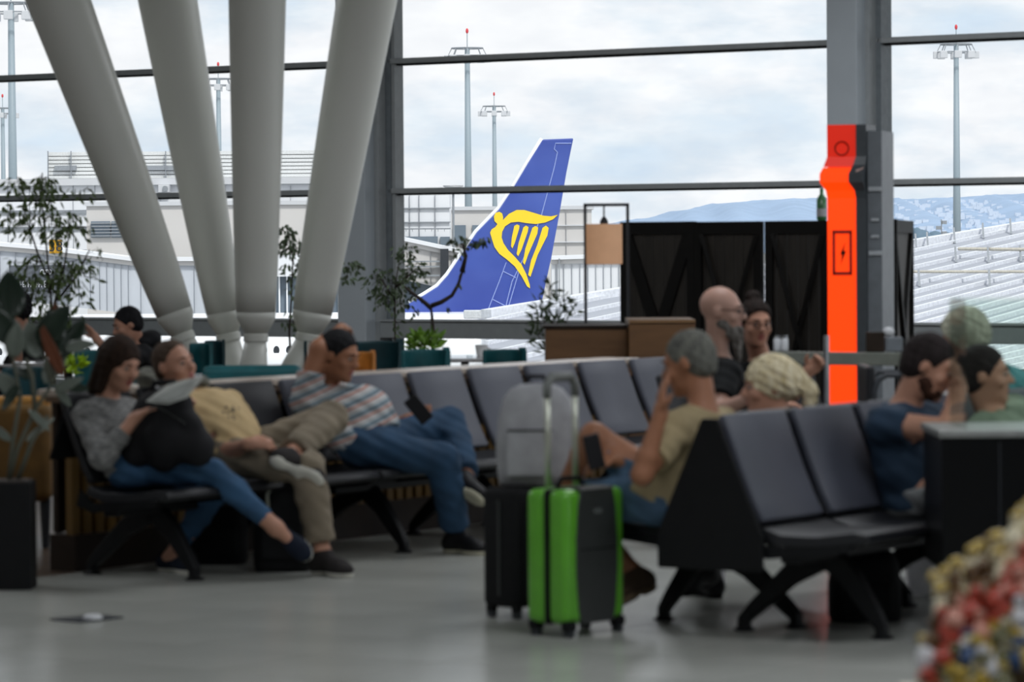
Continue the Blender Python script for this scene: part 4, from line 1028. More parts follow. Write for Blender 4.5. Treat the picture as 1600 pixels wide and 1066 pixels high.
def reach(a, px, py, Lm, sgn):            # point on the line of sight through that pixel at distance Lm from a
    r = ray(px, py).normalized(); oc = CAM - a; b = oc.dot(r); c = oc.dot(oc) - Lm * Lm; dd = b * b - c
    if dd < 0: q = CAM + r * (-b); return a + (q - a).normalized() * Lm
    return CAM + r * (-b + sgn * math.sqrt(dd))
def J(a, spec, Lm):
    if isinstance(spec, V): return spec
    return reach(a, spec[0], spec[1], Lm, spec[2] if len(spec) > 2 else -1)

m_skin = mat('skin_light', 'b98a74', .5, var=.06, scale=20, spec=.3); m_skin2 = mat('skin_tanned', '9a6a50', .5, var=.06, scale=20, spec=.3)
m_lip = mat('lips', '94524b', .5); m_eye = mat('eye_dark', '1f1a18', .25); m_eyew = mat('eye_white', '8d8079', .5)
hairm = lambda nme, a, b: mat(nme, a, .75, c2=b, scale=60, stretch=(1, 1, .25), bump=.5, spec=.15)

def hand(sd_, W, d, nrm, curl, s=1.0, thumb_side=1):
    d = d.normalized(); nrm = (nrm - d * nrm.dot(d)).normalized(); sdv = d.cross(nrm)
    pc = W + d * .045 * s
    sd_.ell(pc + d * .008, (sdv, d, nrm), (.041 * s, .052 * s, .017 * s), .015)
    sd_.cone(W - d * .01, W + d * .02, .026 * s, .026 * s, .02)
    for i, (off, ln) in enumerate(((-.03, .062), (-.0105, .075), (.0105, .079), (.03, .070))):
        b = W + d * (.082 - abs(off) * .25) * s + sdv * (off * s)
        c1 = curl * .6; c2 = curl * 1.5
        p1 = b + (d * math.cos(c1) + nrm * math.sin(c1)) * (ln * .5 * s); p2 = p1 + (d * math.cos(c2) + nrm * math.sin(c2)) * (ln * .5 * s)
        sd_.cone(b - d * .02 * s, p1, .0095 * s, .0088 * s, .005); sd_.cone(p1, p2, .0088 * s, .0072 * s, .004)
    t0 = W + d * .022 * s + sdv * (.028 * s * thumb_side); t1 = t0 + (d * .55 + sdv * thumb_side * .75 + nrm * .35).normalized() * .036 * s
    t2 = t1 + (d * .9 + sdv * thumb_side * .25 + nrm * .3).normalized() * .03 * s
    sd_.cone(t0, t1, .013 * s, .0105 * s, .008); sd_.cone(t1, t2, .0105 * s, .0085 * s, .005)

def person(label, sp):
    """sp: P pelvis, C chest point, H head centre, side (to the person's right), face, up, arms, legs, clothes"""
    Pv, C, H = sp['P'], sp['C'], sp['H']; side = sp['side'].normalized(); f = sp['face'].normalized()
    upv = sp.get('up', Z3); hs = sp.get('hs', 1.0); bw = sp.get('bulk', 1.0); sh = sp.get('sh', .18); h = sp.get('res', .0085)
    f = f; upv = (upv - f * upv.dot(f)).normalized(); hr_ = f.cross(upv)      # head axes
    off = V((Pv.x, Pv.y, 0)); t = thing('person', off, label, 'person', None)
    skin = sp.get('skin', m_skin)
    body = SDF(); hd = SDF()
    hx = (hr_, f, upv)
    hp_ = lambda a, b, c: H + hr_ * (a * hs) + f * (b * hs) + upv * (c * hs)
    def headprims(S):
        S.ell(hp_(0, -.012, .035), hx, (.076 * hs, .096 * hs, .088 * hs), .02)
        S.ell(hp_(0, .03, -.02), hx, (.062 * hs, .072 * hs, .092 * hs), .03)
        S.ell(hp_(0, .045, -.075), hx, (.046 * hs, .045 * hs, .04 * hs), .03)
    headprims(body)
    body.ell(hp_(0, .078, .032), hx, (.052 * hs, .02 * hs, .012 * hs), .015)
    for s_ in (-1, 1): body.subell(hp_(.031 * s_, .108, .012), hx, (.018 * hs, .02 * hs, .012 * hs))
    body.cone(hp_(0, .095, .015), hp_(0, .118, -.018), .009 * hs, .0125 * hs, .01)
    for s_ in (-1, 1): body.ell(hp_(.011 * s_, .108, -.022), hx, (.009 * hs, .01 * hs, .008 * hs), .006)
    body.ell(hp_(0, .094, -.050), hx, (.024 * hs, .012 * hs, .006 * hs), .006); body.ell(hp_(0, .092, -.060), hx, (.021 * hs, .012 * hs, .007 * hs), .006)
    body.ell(hp_(0, .082, -.095), hx, (.022 * hs, .018 * hs, .018 * hs), .02)
    for s_ in (-1, 1):
        body.ell(hp_(.077 * s_, -.008, -.0), (hr_, f, upv), (.010 * hs, .019 * hs, .031 * hs), .008)
        body.ell(hp_(.048 * s_, .068, -.022), hx, (.02 * hs, .02 * hs, .02 * hs), .02)
    sp_ax = (C - Pv).normalized(); fr_ = sp_ax.cross(side).normalized()
    if fr_.dot(sp['fwd']) < 0: fr_ = -fr_
    nb = C + sp_ax * .06 - fr_ * .02
    body.cone(nb - sp_ax * .04, hp_(0, -.02, -.06), .06 * bw ** .5, .052 * bw ** .3, .03)
    S_ = {'R': C + side * sh, 'L': C - side * sh}; Hp = {'R': Pv + side * .09 * bw, 'L': Pv - side * .09 * bw}
    tor = SDF()
    for s_ in (-1, 1):
        tor.cone(Pv + side * (.085 * s_ * bw), C - sp_ax * .06 + side * (.085 * s_ * bw), .09 * bw, .088 * bw, .05)
        tor.cone(C + side * (.03 * s_) + sp_ax * .015, C + side * (s_ * sh * .92), .062, .055, .05)
    tor.ell(Pv, (side, fr_, sp_ax), (.17 * bw, .105 * bw, .10), .04)
    tor.ell(Pv + (C - Pv) * .4 + fr_ * (.03 + sp.get('belly', 0)), (side, fr_, sp_ax), (.13 * bw, .095 * bw, .14), .06)
    tor.ell(C - sp_ax * .1 + fr_ * .01, (side, fr_, sp_ax), (.165 * bw, .10 * bw, .14), .05)
    if sp.get('bust'):
        for s_ in (-1, 1): tor.ell(C - sp_ax * .13 + fr_ * .09 + side * (.07 * s_), (side, fr_, sp_ax), (.065, .055, .06), .03)
    body.p += tor.p
    shirt = SDF(); shirt.p += tor.grow(.016).p
    cuts = []; am = sp.get('arm', 1.0); jt = {}
    for k in 'RL':
        E_, W_, hdv, pn_, curl = sp['arms'][k]; Sh = S_[k]
        E = J(Sh, E_, .285 * am); W_j = J(E, W_, .255 * am); jt[k] = (E, W_j)
        body.cone(Sh, E, .052 * bw ** .6, .041 * bw ** .5, .03); mid = E + (W_j - E) * .3
        body.cone(E, mid, .041 * bw ** .5, .040 * bw ** .5, .02); body.cone(mid, W_j, .040 * bw ** .5, .027, .015)
        hd_ = hdv if isinstance(hdv, V) else (W_j - E).normalized()
        hand(body, W_j, hd_, pn_, curl, sp.get('hand', 1.0), 1 if k == 'R' else -1)
        sl = sp.get('sleeve', .55)
        if sl <= 1:
            e_ = Sh + (E - Sh) * sl; shirt.cone(Sh, e_, .052 * bw ** .6 + .017, .052 * bw ** .6 + .017, .03); dv = (E - Sh).normalized()
            cuts.append((e_ - dv * .012, e_ + dv * .12, .085))
        else:
            shirt.cone(Sh, E, .052 * bw ** .6 + .014, .041 + .017, .03); e_ = E + (W_j - E) * (sl - 1); shirt.cone(E, e_, .058, .043, .02); dv = (W_j - E).normalized()
            cuts.append((e_ - dv * .01, e_ + dv * .06, .055))
    trou = SDF(); trou.p += SDF().ell(Pv, (side, fr_, sp_ax), (.17 * bw, .106 * bw, .09), .04).grow(.010).p
    lm = sp.get('leg', 1.0); shoe_m = sp.get('shoe'); tcuts = []
    for k in 'RL':
        K_, A_, T_ = sp['legs'][k]; h0 = Hp[k]; K = J(h0, K_, .42 * lm); A = J(K, A_, .40 * lm); jt[k + 'l'] = (K, A)
        th_ = .083 * bw ** .7; body.cone(h0, K, th_, .054, .04); cm = K + (A - K) * .32
        body.cone(K, cm, .054, .056, .03); body.cone(cm, A, .054, .036, .02)
        T = J(A, T_, .17)
        tl = sp.get('trleg', 1.9); g = sp.get('loose', .012)
        trou.cone(h0, K, th_ + .014, .054 + g + .004, .04)
        if tl > 1:
            e_ = K + (A - K) * (tl - 1); trou.cone(K, cm, .056 + g, .057 + g, .03); trou.cone(cm, e_, .056 + g, max(.042, .036 + g * 1.5), .02); dv = (A - K).normalized()
            tcuts.append((e_ - dv * .012, e_ + dv * .1, .085))
        else:
            e_ = h0 + (K - h0) * tl; dv = (K - h0).normalized(); tcuts.append((e_, e_ + dv * .16, .13))
        # shoe with sole
        fd_ = (T - A); toe = T
        lg = (A - K).normalized(); dn_ = (lg - fd_.normalized() * lg.dot(fd_.normalized())).normalized()
        fdn = fd_.normalized()
        if abs(lg.dot(fdn)) > .75: pass
        heel = A - fdn * .035 + dn_ * .05; ball = A + fdn * .12 + dn_ * .062; tip = A + fdn * .185 + dn_ * .062
        if A.z < .16: 
            fdn = V((fdn.x, fdn.y, 0)).normalized(); dn_ = V((0, 0, -1)); dz = max(A.z - .068, 0)
            heel = A - fdn * .035 + dn_ * (dz - .015 + .02); heel.z = .05; ball = A + fdn * .12; ball.z = .045; tip = A + fdn * .185; tip.z = .04
        sdn = fdn.cross(dn_).normalized()
        body.cone(A, heel - dn_ * .01, .036, .028, .02); body.cone(A - dn_ * 0, ball - dn_ * .006, .034, .022, .02)
        shs = SDF().ell(heel, (sdn, fdn, dn_), (.037, .05, .042), .02).ell(heel + fdn * .02 - dn_ * .02, (sdn, fdn, dn_), (.034, .045, .035), .02)
        shs.ell(ball, (sdn, fdn, dn_), (.046, .07, .034), .03).ell(tip - fdn * .03, (sdn, fdn, dn_), (.042, .05, .03), .02).cone(heel - dn_ * .005, ball - dn_ * .01, .038, .034, .03)
        solep = ball + dn_ * .022; shs.plane(solep + dn_ * .0, dn_)
        if not sp.get('shoe_open'): shs.cone(A + dn_ * .012 + fdn * .01, ball, .042, .034, .02); shs.cone(A + dn_ * .01, heel, .044, .04, .02)
        if sp.get('shoe_open'): shs.subell(A + fdn * .015 - dn_ * .022, (sdn, fdn, dn_), (.045, .065, .045))
        so_ = sobj('shoe', shs, .008, sp['shoe'], t, off)
        ss = SDF().ell(heel + dn_ * .0, (sdn, fdn, dn_), (.04, .054, .06), .02).ell(ball, (sdn, fdn, dn_), (.049, .073, .06), .03).ell(tip - fdn * .03, (sdn, fdn, dn_), (.045, .053, .06), .02).cone(heel, ball, .038, .042, .03)
        ss.plane(solep + dn_ * .021, dn_); ss.plane(solep - dn_ * .002, -dn_)
        if so_: sobj('sole', ss, .008, sp['sole'], so_, off)
    for s_ in (-1, 1): trou.cone(Pv + side * (.085 * s_ * bw), Pv + sp_ax * .12 + side * (.085 * s_ * bw), .09 * bw + .007, .088 * bw + .007, .04)
    shirt.cone(nb - sp_ax * .05, nb + sp_ax * .0, .075, .066, .03)
    shirt.cut(nb + sp_ax * .022 + fr_ * .015, nb + sp_ax * .12 + fr_ * .03, .078)
    for c in cuts: shirt.cut(*c)
    for c in tcuts: trou.cut(*c)
    trou.plane(Pv + sp_ax * .07, sp_ax)
    shirt.plane(Pv + sp_ax * sp.get('hem', -.015), -sp_ax)
    if sp.get('headup'): pass
    bo = sobj('body', body, h, [skin, m_lip, sp.get('jaw', skin)], t, off, paint=[(hp_(0, .085, -.085), .05 * hs, 2)] * bool(sp.get('jaw')) + [(hp_(0, .105, -.055), .02 * hs, 1)])
    sobj(sp.get('topname', 'shirt'), shirt, h, sp['shirt'], t, off, noise=.0035, nf=38, seed=len(label))
    sobj(sp.get('bottomname', 'trousers'), trou, h, sp['trousers'], t, off, noise=.003, nf=42, seed=len(label) + 1)
    for s_ in (-1, 1):
        e_ = MB().ell(hp_(.031 * s_, .083, .012), (.0120 * hs,) * 3, 12, 8).build('eye', m_eyew, t, off=off, smooth=True)
        MB().ell(hp_(.031 * s_, .092, .010), (.0062 * hs,) * 3, 10, 6).build('iris', m_eye, e_, off=off, smooth=True)
        MB().tube([hp_(.014 * s_, .099, .033), hp_(.031 * s_, .098, .039), hp_(.048 * s_, .082, .034)], [.0035, .004, .002], 6).build('eyebrow', sp.get('browm', sp['hairm']) or m_eye, t, off=off, smooth=True)
    # hair
    hk = sp.get('hair', 'short'); hm = sp['hairm']; hair = SDF()
    if hk != 'none':
        g = {'short': .009, 'crop': .004, 'long': .014, 'fluffy': .024, 'curly': .032, 'blonde': .018, 'bun': .012}[hk]
        hair.ell(hp_(0, -.016, .038), hx, ((.077 + g) * hs, (.096 + g) * hs, (.089 + g) * hs), .02)
        if hk in ('short', 'crop', 'bun', 'curly', 'fluffy'): hair.ell(hp_(0, -.045, -.015), hx, ((.066 + g * .6) * hs, (.06 + g * .6) * hs, .07 * hs), .03)
        if hk in ('long',):
            for s_ in (-1, 0, 1): hair.cone(hp_(.055 * s_, -.045, .02), hp_(.06 * s_, -.07, -.16), .045 * hs, .034 * hs, .03)
            for s_ in (-1, 1): hair.cone(hp_(.068 * s_, .0, .03), hp_(.07 * s_, -.01, -.14), .03 * hs, .024 * hs, .02)
        fcut = (f * .86 - upv * .52).normalized(); hl = sp.get('hairline', .045)
        hair.plane(hp_(0, hl, .035), fcut) if hk != 'long' else None
        if hk == 'long': hair.subell(hp_(0, .10, -.035), hx, (.062 * hs, .085 * hs, .10 * hs))
        if hk == 'blonde':
            hair.p = [q for q in hair.p if q[0] != 'p']
            hair.subell(hp_(0, .125, -.055), hx, (.08 * hs, .085 * hs, .10 * hs))
            hair.plane(hp_(0, .0, -.075), -upv) if False else None
            hair.ell(hp_(0, -.085, -.0), hx, (.07 * hs, .04 * hs, .06 * hs), .03)
            hair.cone(hp_(0, -.115, .045), hp_(0, -.165, -.03), .038 * hs, .034 * hs, .02); hair.cone(hp_(0, -.165, -.03), hp_(0, -.16, -.15), .036 * hs, .016 * hs, .02)
        if hk == 'bun': hair.ell(hp_(0, -.05, .14), hx, (.045 * hs, .045 * hs, .035 * hs), .01)
        if hk in ('short', 'crop'): hair.plane(hp_(0, -.03, -.075), (-upv * .9 - f * .1).normalized()); 
        for s_ in (-1, 1):
            if hk in ('short', 'crop'): hair.subell(hp_(.085 * s_, .01, -.02), hx, (.02 * hs, .03 * hs, .045 * hs))
        sobj('hair', hair, .0065 if hk in ('short', 'crop') else .008, hm, t, off, noise={'curly': .008, 'fluffy': .004, 'blonde': .004}.get(hk, .0015), nf={'curly': 130}.get(hk, 80))
    if sp.get('beard'):
        bl = sp['beard']; b_ = SDF().ell(hp_(0, .048, -.078), hx, (.052 * hs, .052 * hs, .045 * hs), .02).ell(hp_(0, .02, -.05), hx, (.067 * hs, .06 * hs, .05 * hs), .02)
        if bl > .02: b_.cone(hp_(0, .085, -.09), hp_(0, .10, -.09 - bl), .034 * hs, .014 * hs, .03)
        b_.subell(hp_(0, .115, -.056), hx, (.024, .022, .009)); b_.plane(hp_(0, .05, -.034), (upv + f * .15).normalized())
        sobj('beard', b_, .007, sp.get('beardm', hm), t, off, noise=.002, nf=90)
    if sp.get('glasses'):
        g_ = MB()
        for s_ in (-1, 1):
            g_.tube([hp_(.032 * s_ + .021 * math.cos(a), .112, .01 + .016 * math.sin(a)) for a in [k * PI / 7 for k in range(15)]], .0022, 6)
            g_.tube([hp_(.053 * s_, .11, .016), hp_(.08 * s_, .0, .014)], .0022, 6)
        g_.tube([hp_(-.011, .114, .013), hp_(.011, .114, .013)], .002, 6); g_.build('glasses', m_eye, t, off=off)
    return t, jt, hp_, off

def cloth(name, c, **k): return mat(name, c, k.pop('rough', .85), bump=.35, **k)
RS = -u      # right-hand side of anyone facing n
m_jean = cloth('blue_denim', '2f5375', var=.2, scale=9); m_jean2 = cloth('dark_blue_denim', '1c3c58', var=.2, scale=9)
m_rub = mat('white_rubber_sole', 'c9c7bd', .6); m_navy = cloth('navy_canvas_shoe', '1a2130', var=.1); m_bshoe = mat('black_shoe', '17171a', .5); m_bsole = mat('black_sole', '101012', .7)

# 1 woman reading, nearest on the left
def heather(name, a, b):
    return mat(name, a, .9, c2=b, scale=30, stretch=(1, 1, 3), bump=.4)
w1 = dict(P=bp(FB, .25, .27, .535), C=P(168, 648, 16.84), H=P(187, 568, 16.8), side=RS, fwd=n, face=V((.70, -.62, -.40)), sh=.155, hs=.97, bulk=.86, bust=1, arm=.93, leg=.98,
  arms={'R': ((160, 716, -1), (224, 638, -1), V((.75, -.1, .45)), V((0, 0, -1)), .5), 'L': ((240, 690, 1), (286, 642, -1), V((.3, -.5, .5)), V((-.5, 0, -.8)), .6)},
  legs={'R': ((342, 738, -1), (434, 828, 1), (470, 862, -1)), 'L': ((334, 770, 1), (266, 873, 1), (300, 892, -1))},
  sleeve=1.72, shirt=heather('grey_marl_sweater', '4e4f50', '8d8d8b'), trousers=m_jean, shoe=m_navy, sole=m_rub, shoe_open=1, loose=.004, trleg=1.86, hair='long', hairm=hairm('brown_hair', '241a15', '35271f'), topname='sweater', bottomname='jeans')
person('person in a grey sweater and jeans reading, black bag on lap', w1)
# paper she holds
def sheet(pts, th, name, m, label, cat, base=None):
    c = sum(pts, V((0, 0, 0))) / len(pts); nm = (pts[1] - pts[0]).cross(pts[2] - pts[0]).normalized()
    t = thing(name, c, label, cat); MB().prism(pts, nm * th).build('page', m, t, off=c); return t, c, nm
t, c, nm = sheet([P(228, 628, 16.25), P(262, 632, 16.22), P(292, 622, 16.25), P(320, 588, 16.42), P(288, 594, 16.4), P(262, 602, 16.4)], .003, 'leaflet', mat('grey_paper', '9b9d98', .8), 'folded grey leaflet held by the seated woman', 'leaflet')
MB().prism([p + nm * .006 for p in [P(236, 626, 16.26), P(262, 630, 16.23), P(288, 620, 16.27), P(305, 594, 16.38)]], nm * .002).build('page', mat('grey_paper2', '878a86', .8), t, off=c)
# black bag on her lap
m_bag = mat('black_handbag', '1a1a1d', .7, var=.12, scale=8, bump=.2)
bc_ = P(258, 690, 16.6); bb = V((bc_.x, 16.6, P(250, 728, 16.6).z)); t = thing('handbag', bb, 'large black bag resting on the reading woman\'s lap', 'bag')
Bx = V((.95, -.3, 0)).normalized(); By = V((.3, .95, 0)).normalized(); sil = [(-.205, .0), (-.21, .10), (-.16, .24), (-.09, .335), (.02, .365), (.10, .34), (.17, .2), (.24, .06), (.225, .015), (0, -.03)]
sd_ = SDF()
for i, (a, z) in enumerate(sil):
    ctr = bb + Z3 * .14 + Bx * 0; q = bb + Bx * (a * .70) + Z3 * (.15 + (z - .14) * .66)
    sd_.cone(ctr, q, .085, .068, .05)
sobj('bag_body', sd_, .01, m_bag, t, bb, noise=.003, nf=20)
MB().tube([bb + Bx * -.07 + Z3 * .33, bb + Bx * -.05 + Z3 * .385, bb + Bx * .05 + Z3 * .39, bb + Bx * .08 + Z3 * .33], .014, 10).build('handle', m_blk, t, off=bb, smooth=True)
MB().tube([bb + Bx * a + Z3 * b - By * .09 for a, b in ((-.15, .22), (0, .28), (.14, .2))], .004, 6).build('zip', m_cgrey, t, off=bb)

# 2 man in the beige printed tee
def printed(name, c, ink, ctr, r, off):
    m = mat(name, c, .9, var=.08, bump=.3); t = m.node_tree; b = t.nodes['Principled BSDF']; src = b.inputs['Base Color'].links[0].from_socket
    tcn = t.nodes.new('ShaderNodeTexCoord'); sub = t.nodes.new('ShaderNodeVectorMath'); sub.operation = 'SUBTRACT'; sub.inputs[1].default_value = ctr - off
    ln = t.nodes.new('ShaderNodeVectorMath'); ln.operation = 'LENGTH'; lt = t.nodes.new('ShaderNodeMath'); lt.operation = 'LESS_THAN'; lt.inputs[1].default_value = r
    nz_ = t.nodes.new('ShaderNodeTexVoronoi'); nz_.inputs['Scale'].default_value = 42; l2 = t.nodes.new('ShaderNodeMath'); l2.operation = 'LESS_THAN'; l2.inputs[1].default_value = .36
    mu = t.nodes.new('ShaderNodeMath'); mu.operation = 'MULTIPLY'; mxn = t.nodes.new('ShaderNodeMixRGB'); mxn.inputs[2].default_value = (*lin(ink), 1)
    t.links.new(tcn.outputs['Object'], sub.inputs[0]); t.links.new(sub.outputs[0], ln.inputs[0]); t.links.new(ln.outputs['Value'], lt.inputs[0]); t.links.new(tcn.outputs['Object'], nz_.inputs['Vector']); t.links.new(nz_.outputs['Distance'], l2.inputs[0])
    t.links.new(lt.outputs[0], mu.inputs[0]); t.links.new(l2.outputs[0], mu.inputs[1]); t.links.new(mu.outputs[0], mxn.inputs[0]); t.links.new(src, mxn.inputs[1]); t.links.new(mxn.outputs[0], b.inputs['Base Color']); return m
P2 = bp(FB, .85, .40, .56); C2 = P(320, 636, 17.32)
m_khaki = cloth('khaki_trousers', '7c7160', var=.15)
w2 = dict(P=P2, C=C2, H=P(272, 572, 17.25), side=RS, fwd=n, face=V((.76, -.60, .10)), up=V((-.25, 0, 1)), sh=.19, bulk=1.0, leg=1.04, belly=.02,
  arms={'R': ((335, 712, -1), (388, 694, -1), V((.8, 0, .1)), V((.1, .5, -.6)), 1.0), 'L': ((386, 668, 1), (405, 690, -1), V((-.2, -.6, -.1)), V((.3, .3, -.8)), 1.1)},
  legs={'R': ((480, 730, -1), (505, 866, 1), (540, 880, -1)), 'L': ((520, 652, 1), (452, 712, -1), (506, 736, -1))},
  sleeve=.75, shirt=printed('sand_printed_tee', 'c0a77c', '3a3832', P(352, 662, 17.2), .1, V((P2.x, P2.y, 0))), trousers=m_khaki, shoe=mat('dark_canvas_shoe', '2e2b2b', .8), sole=m_rub, loose=.022, trleg=1.9, skin=m_skin, hair='crop', hairline=.02, hairm=hairm('receding_brown_hair', '3d3027', '52443a'), hem=-.02)
person('person in a sand-coloured printed tee leaning back, ankle on knee', w2)
# hoodie draped behind his neck
q = P(232, 590, 17.42); t = thing('hooded_jacket', q, 'pale striped hooded jacket bunched behind the neck of the beige-shirted man', 'jacket')
sd_ = SDF()
for (px, py, r) in ((228, 590, .05), (244, 604, .055), (270, 612, .05), (300, 606, .04), (318, 596, .03)): sd_.ell(P(px, py, 17.42 if px < 250 else 17.3), (V((1, 0, 0)), V((0, 1, 0)), Z3), (r, r, r), .04)
sobj('folds', sd_, .01, mat('pale_jacket', '8f8f84', .9, c2='4c4d49', scale=14, stretch=(.3, .3, 5)), t, q, noise=.006, nf=40)
MB().tube([P(240, 600, 17.3), P(262, 620, 17.15), P(285, 628, 17.1)], .006, 8).build('drawstring', m_off, t, off=q, smooth=True)

# 3 man in the striped polo, slouching
P3 = bp(FB, 1.90, .45, .56); C3 = P(512, 628, 18.2)
def stripes(name, axis, off):
    m = mat(name, 'b9b6b4', .9, bump=.3); t = m.node_tree; b = t.nodes['Principled BSDF']; tcn = t.nodes.new('ShaderNodeTexCoord')
    dt = t.nodes.new('ShaderNodeVectorMath'); dt.operation = 'DOT_PRODUCT'; dt.inputs[1].default_value = axis; mu = t.nodes.new('ShaderNodeMath'); mu.operation = 'MULTIPLY'; mu.inputs[1].default_value = 15.5
    fr_ = t.nodes.new('ShaderNodeMath'); fr_.operation = 'FRACT'; r = t.nodes.new('ShaderNodeValToRGB'); r.color_ramp.interpolation = 'CONSTANT'; el = r.color_ramp.elements
    el[0].position = 0; el[0].color = (*lin('b5b3b3'), 1); el[1].position = .3; el[1].color = (*lin('a86a58'), 1)
    for p_, c_ in ((.44, 'b5b3b3'), (.58, '4f6573'), (.78, '8e9aa0')): q = el.new(p_); q.color = (*lin(c_), 1)
    t.links.new(tcn.outputs['Object'], dt.inputs[0]); t.links.new(dt.outputs['Value'], mu.inputs[0]); t.links.new(mu.outputs[0], fr_.inputs[0]); t.links.new(fr_.outputs[0], r.inputs[0]); t.links.new(r.outputs[0], b.inputs['Base Color']); return m
w3 = dict(P=P3, C=C3, H=P(529, 556, 18.08), side=RS, fwd=n, face=V((.80, -.42, -.30)), up=V((.05, 0, 1)), sh=.2, bulk=1.16, leg=1.0, belly=.07,
  arms={'R': ((503, 523, -1), (534, 514, 1), V((.1, .8, -.1)), V((.2, .1, -1)), .4), 'L': ((598, 672, 1), (640, 655, -1), V((.6, -.3, .1)), V((-.2, .3, .8)), .9)},
  legs={'R': ((710, 722, -1), (712, 832, 1), (748, 850, -1)), 'L': ((702, 662, 1), (728, 745, -1), (768, 764, -1))},
  sleeve=.62, shirt=stripes('striped_polo', V((-.38, -.05, .92)).normalized(), V((P3.x, P3.y, 0))), trousers=m_jean2, shoe=m_bshoe, sole=mat('pale_sole', 'b9b59f', .6), loose=.026, trleg=1.97, skin=m_skin2, hair='short', hairm=hairm('black_hair', '121214', '232326'), bottomname='jeans')
person('person in a striped polo slouching with one hand behind the head', w3)
q = P(654, 640, 18.0); t = thing('mobile_phone', q, 'black mobile phone held by the slouching man in the striped polo', 'phone')
MB().box(q, (.075, .014, .15), (V((.75, .1, .6)).normalized(), V((0, 1, -.15)).normalized(), V((.6, .1, -.75)).normalized())).build('case', m_bshoe, t, off=q, bevel=.006)
MB().box(q + V((0, .008, 0)), (.066, .002, .14), (V((.75, .1, .6)).normalized(), V((0, 1, -.15)).normalized(), V((.6, .1, -.75)).normalized())).build('screen', mat('phone_glass', '1a1d22', .1), t, off=q)

# 4 grey-haired man in the tan tee, from behind-left
B4 = V((-.834, .552, 0))
P4 = bp(NB, .30, -.42, .535); 
w4 = dict(P=P4, C=P(1092, 668, 14.45), H=P(1078, 568, 14.5), side=u, fwd=B4, face=V((-.86, .38, -.28)), up=V((-.1, 0, 1)), sh=.185, bulk=1.06, belly=.03, hs=1.04,
  arms={'L': ((1003, 742, -1), (1034, 640, -1), V((.05, .1, 1)), V((.9, .2, 0)), .35), 'R': ((1048, 742, 1), (962, 718, -1), V((-.9, -.1, -.1)), V((0, 0, -1)), .8)},
  legs={'R': ((925, 680, 1), (880, 770, 1), (850, 790, 1)), 'L': ((890, 782, 1), (990, 895, 1), (950, 912, -1))},
  sleeve=.7, shirt=cloth('tan_tee', '9d8d6b', var=.08), trousers=cloth('washed_denim_shorts', '47627c', var=.2), shoe=mat('brown_trainer', '4b3b2c', .8), sole=mat('brown_sole', '6b5a44', .8), trleg=.82, loose=.02, skin=m_skin2, hair='crop', hairline=.05, hairm=hairm('grey_hair', '4c4c4a', '77776f'), bottomname='shorts')
person('grey-haired person in a tan tee and denim shorts, chin in hand', w4)
q = P(928, 706, 14.2); t = thing('mobile_phone', q, 'phone in the lowered hand of the man in the tan tee', 'phone')
MB().box(q, (.07, .012, .14), (V((.9, .3, .2)).normalized(), V((-.2, 1, 0)).normalized(), V((-.2, 0, .9)).normalized())).build('case', m_bshoe, t, off=q, bevel=.004)
MB().box(q + V((0, .007, 0)), (.06, .002, .13), (V((.9, .3, .2)).normalized(), V((-.2, 1, 0)).normalized(), V((-.2, 0, .9)).normalized())).build('screen', mat('phone_glass', '1a1d22', .1), t, off=q)

# 5 blonde woman facing left
P5 = bp(NB, 1.42, -.40, .52)
w5 = dict(P=P5, C=P(1216, 694, 15.35), H=P(1203, 606, 15.35), side=u, fwd=B4, face=V((-.93, -.05, -.08)), sh=.165, bulk=.95, bust=1, hs=1.02, res=.0095,
  arms={'L': ((1185, 762, -1), (1120, 745, -1), V((-.9, 0, 0)), V((0, 0, -1)), .6), 'R': ((1200, 765, 1), (1130, 750, 1), V((-.9, 0, 0)), V((0, 0, -1)), .6)},
  legs={'R': ((1120, 770, 1), (1110, 880, 1), (1080, 890, 1)), 'L': ((1110, 775, -1), (1105, 885, 1), (1070, 895, -1))},
  sleeve=.6, shirt=cloth('black_top', '1b1d20'), trousers=cloth('black_trousers', '111215'), shoe=m_bshoe, sole=m_bsole, hair='blonde', hairm=hairm('blonde_hair', 'c4b183', 'f2e8cc'), browm=mat('fair_brow', '8a6f4d', .7), topname='top')
person('blonde person with a ponytail and black top facing left', w5)

# 6 bald bearded man
x6 = P(1122, 400, 18.65).x
w6 = dict(P=V((x6 - .02, 18.65, .54)), C=P(1128, 582, 18.65), H=P(1127, 488, 18.62), side=V((.05, -1, 0)), fwd=V((1, 0, 0)), face=V((.97, -.22, -.08)), sh=.2, bulk=1.12, hs=1.08, res=.0095, belly=.05,
  arms={'R': ((1122, 645, -1), (1178, 618, -1), V((.9, 0, .1)), V((0, 0, -1)), .6), 'L': ((1165, 650, 1), (1205, 625, 1), V((.9, -.1, .1)), V((0, 0, -1)), .6)},
  legs={'R': (V((x6 + .4, 18.5, .52)), V((x6 + .42, 18.5, .1)), V((x6 + .57, 18.45, .06))), 'L': (V((x6 + .4, 18.8, .52)), V((x6 + .42, 18.8, .1)), V((x6 + .57, 18.8, .06)))},
  sleeve=.7, shirt=cloth('black_tee', '0e1012', c2='0e1012', scale=10), trousers=cloth('black_trousers', '111215'), shoe=m_bshoe, sole=m_bsole, hair='none', hairm=hairm('dark_beard', '2c2622', '4b4540'), beard=.13, beardm=hairm('greying_beard', '3a322d', '8d8a86'), glasses=1, skin=mat('skin_pale', 'b08b7c', .45, var=.05, spec=.35))
t6, j6, h6, o6 = person('bald bearded person with glasses and black tee facing right', w6)
a = (w6['C'] - w6['P']).normalized()
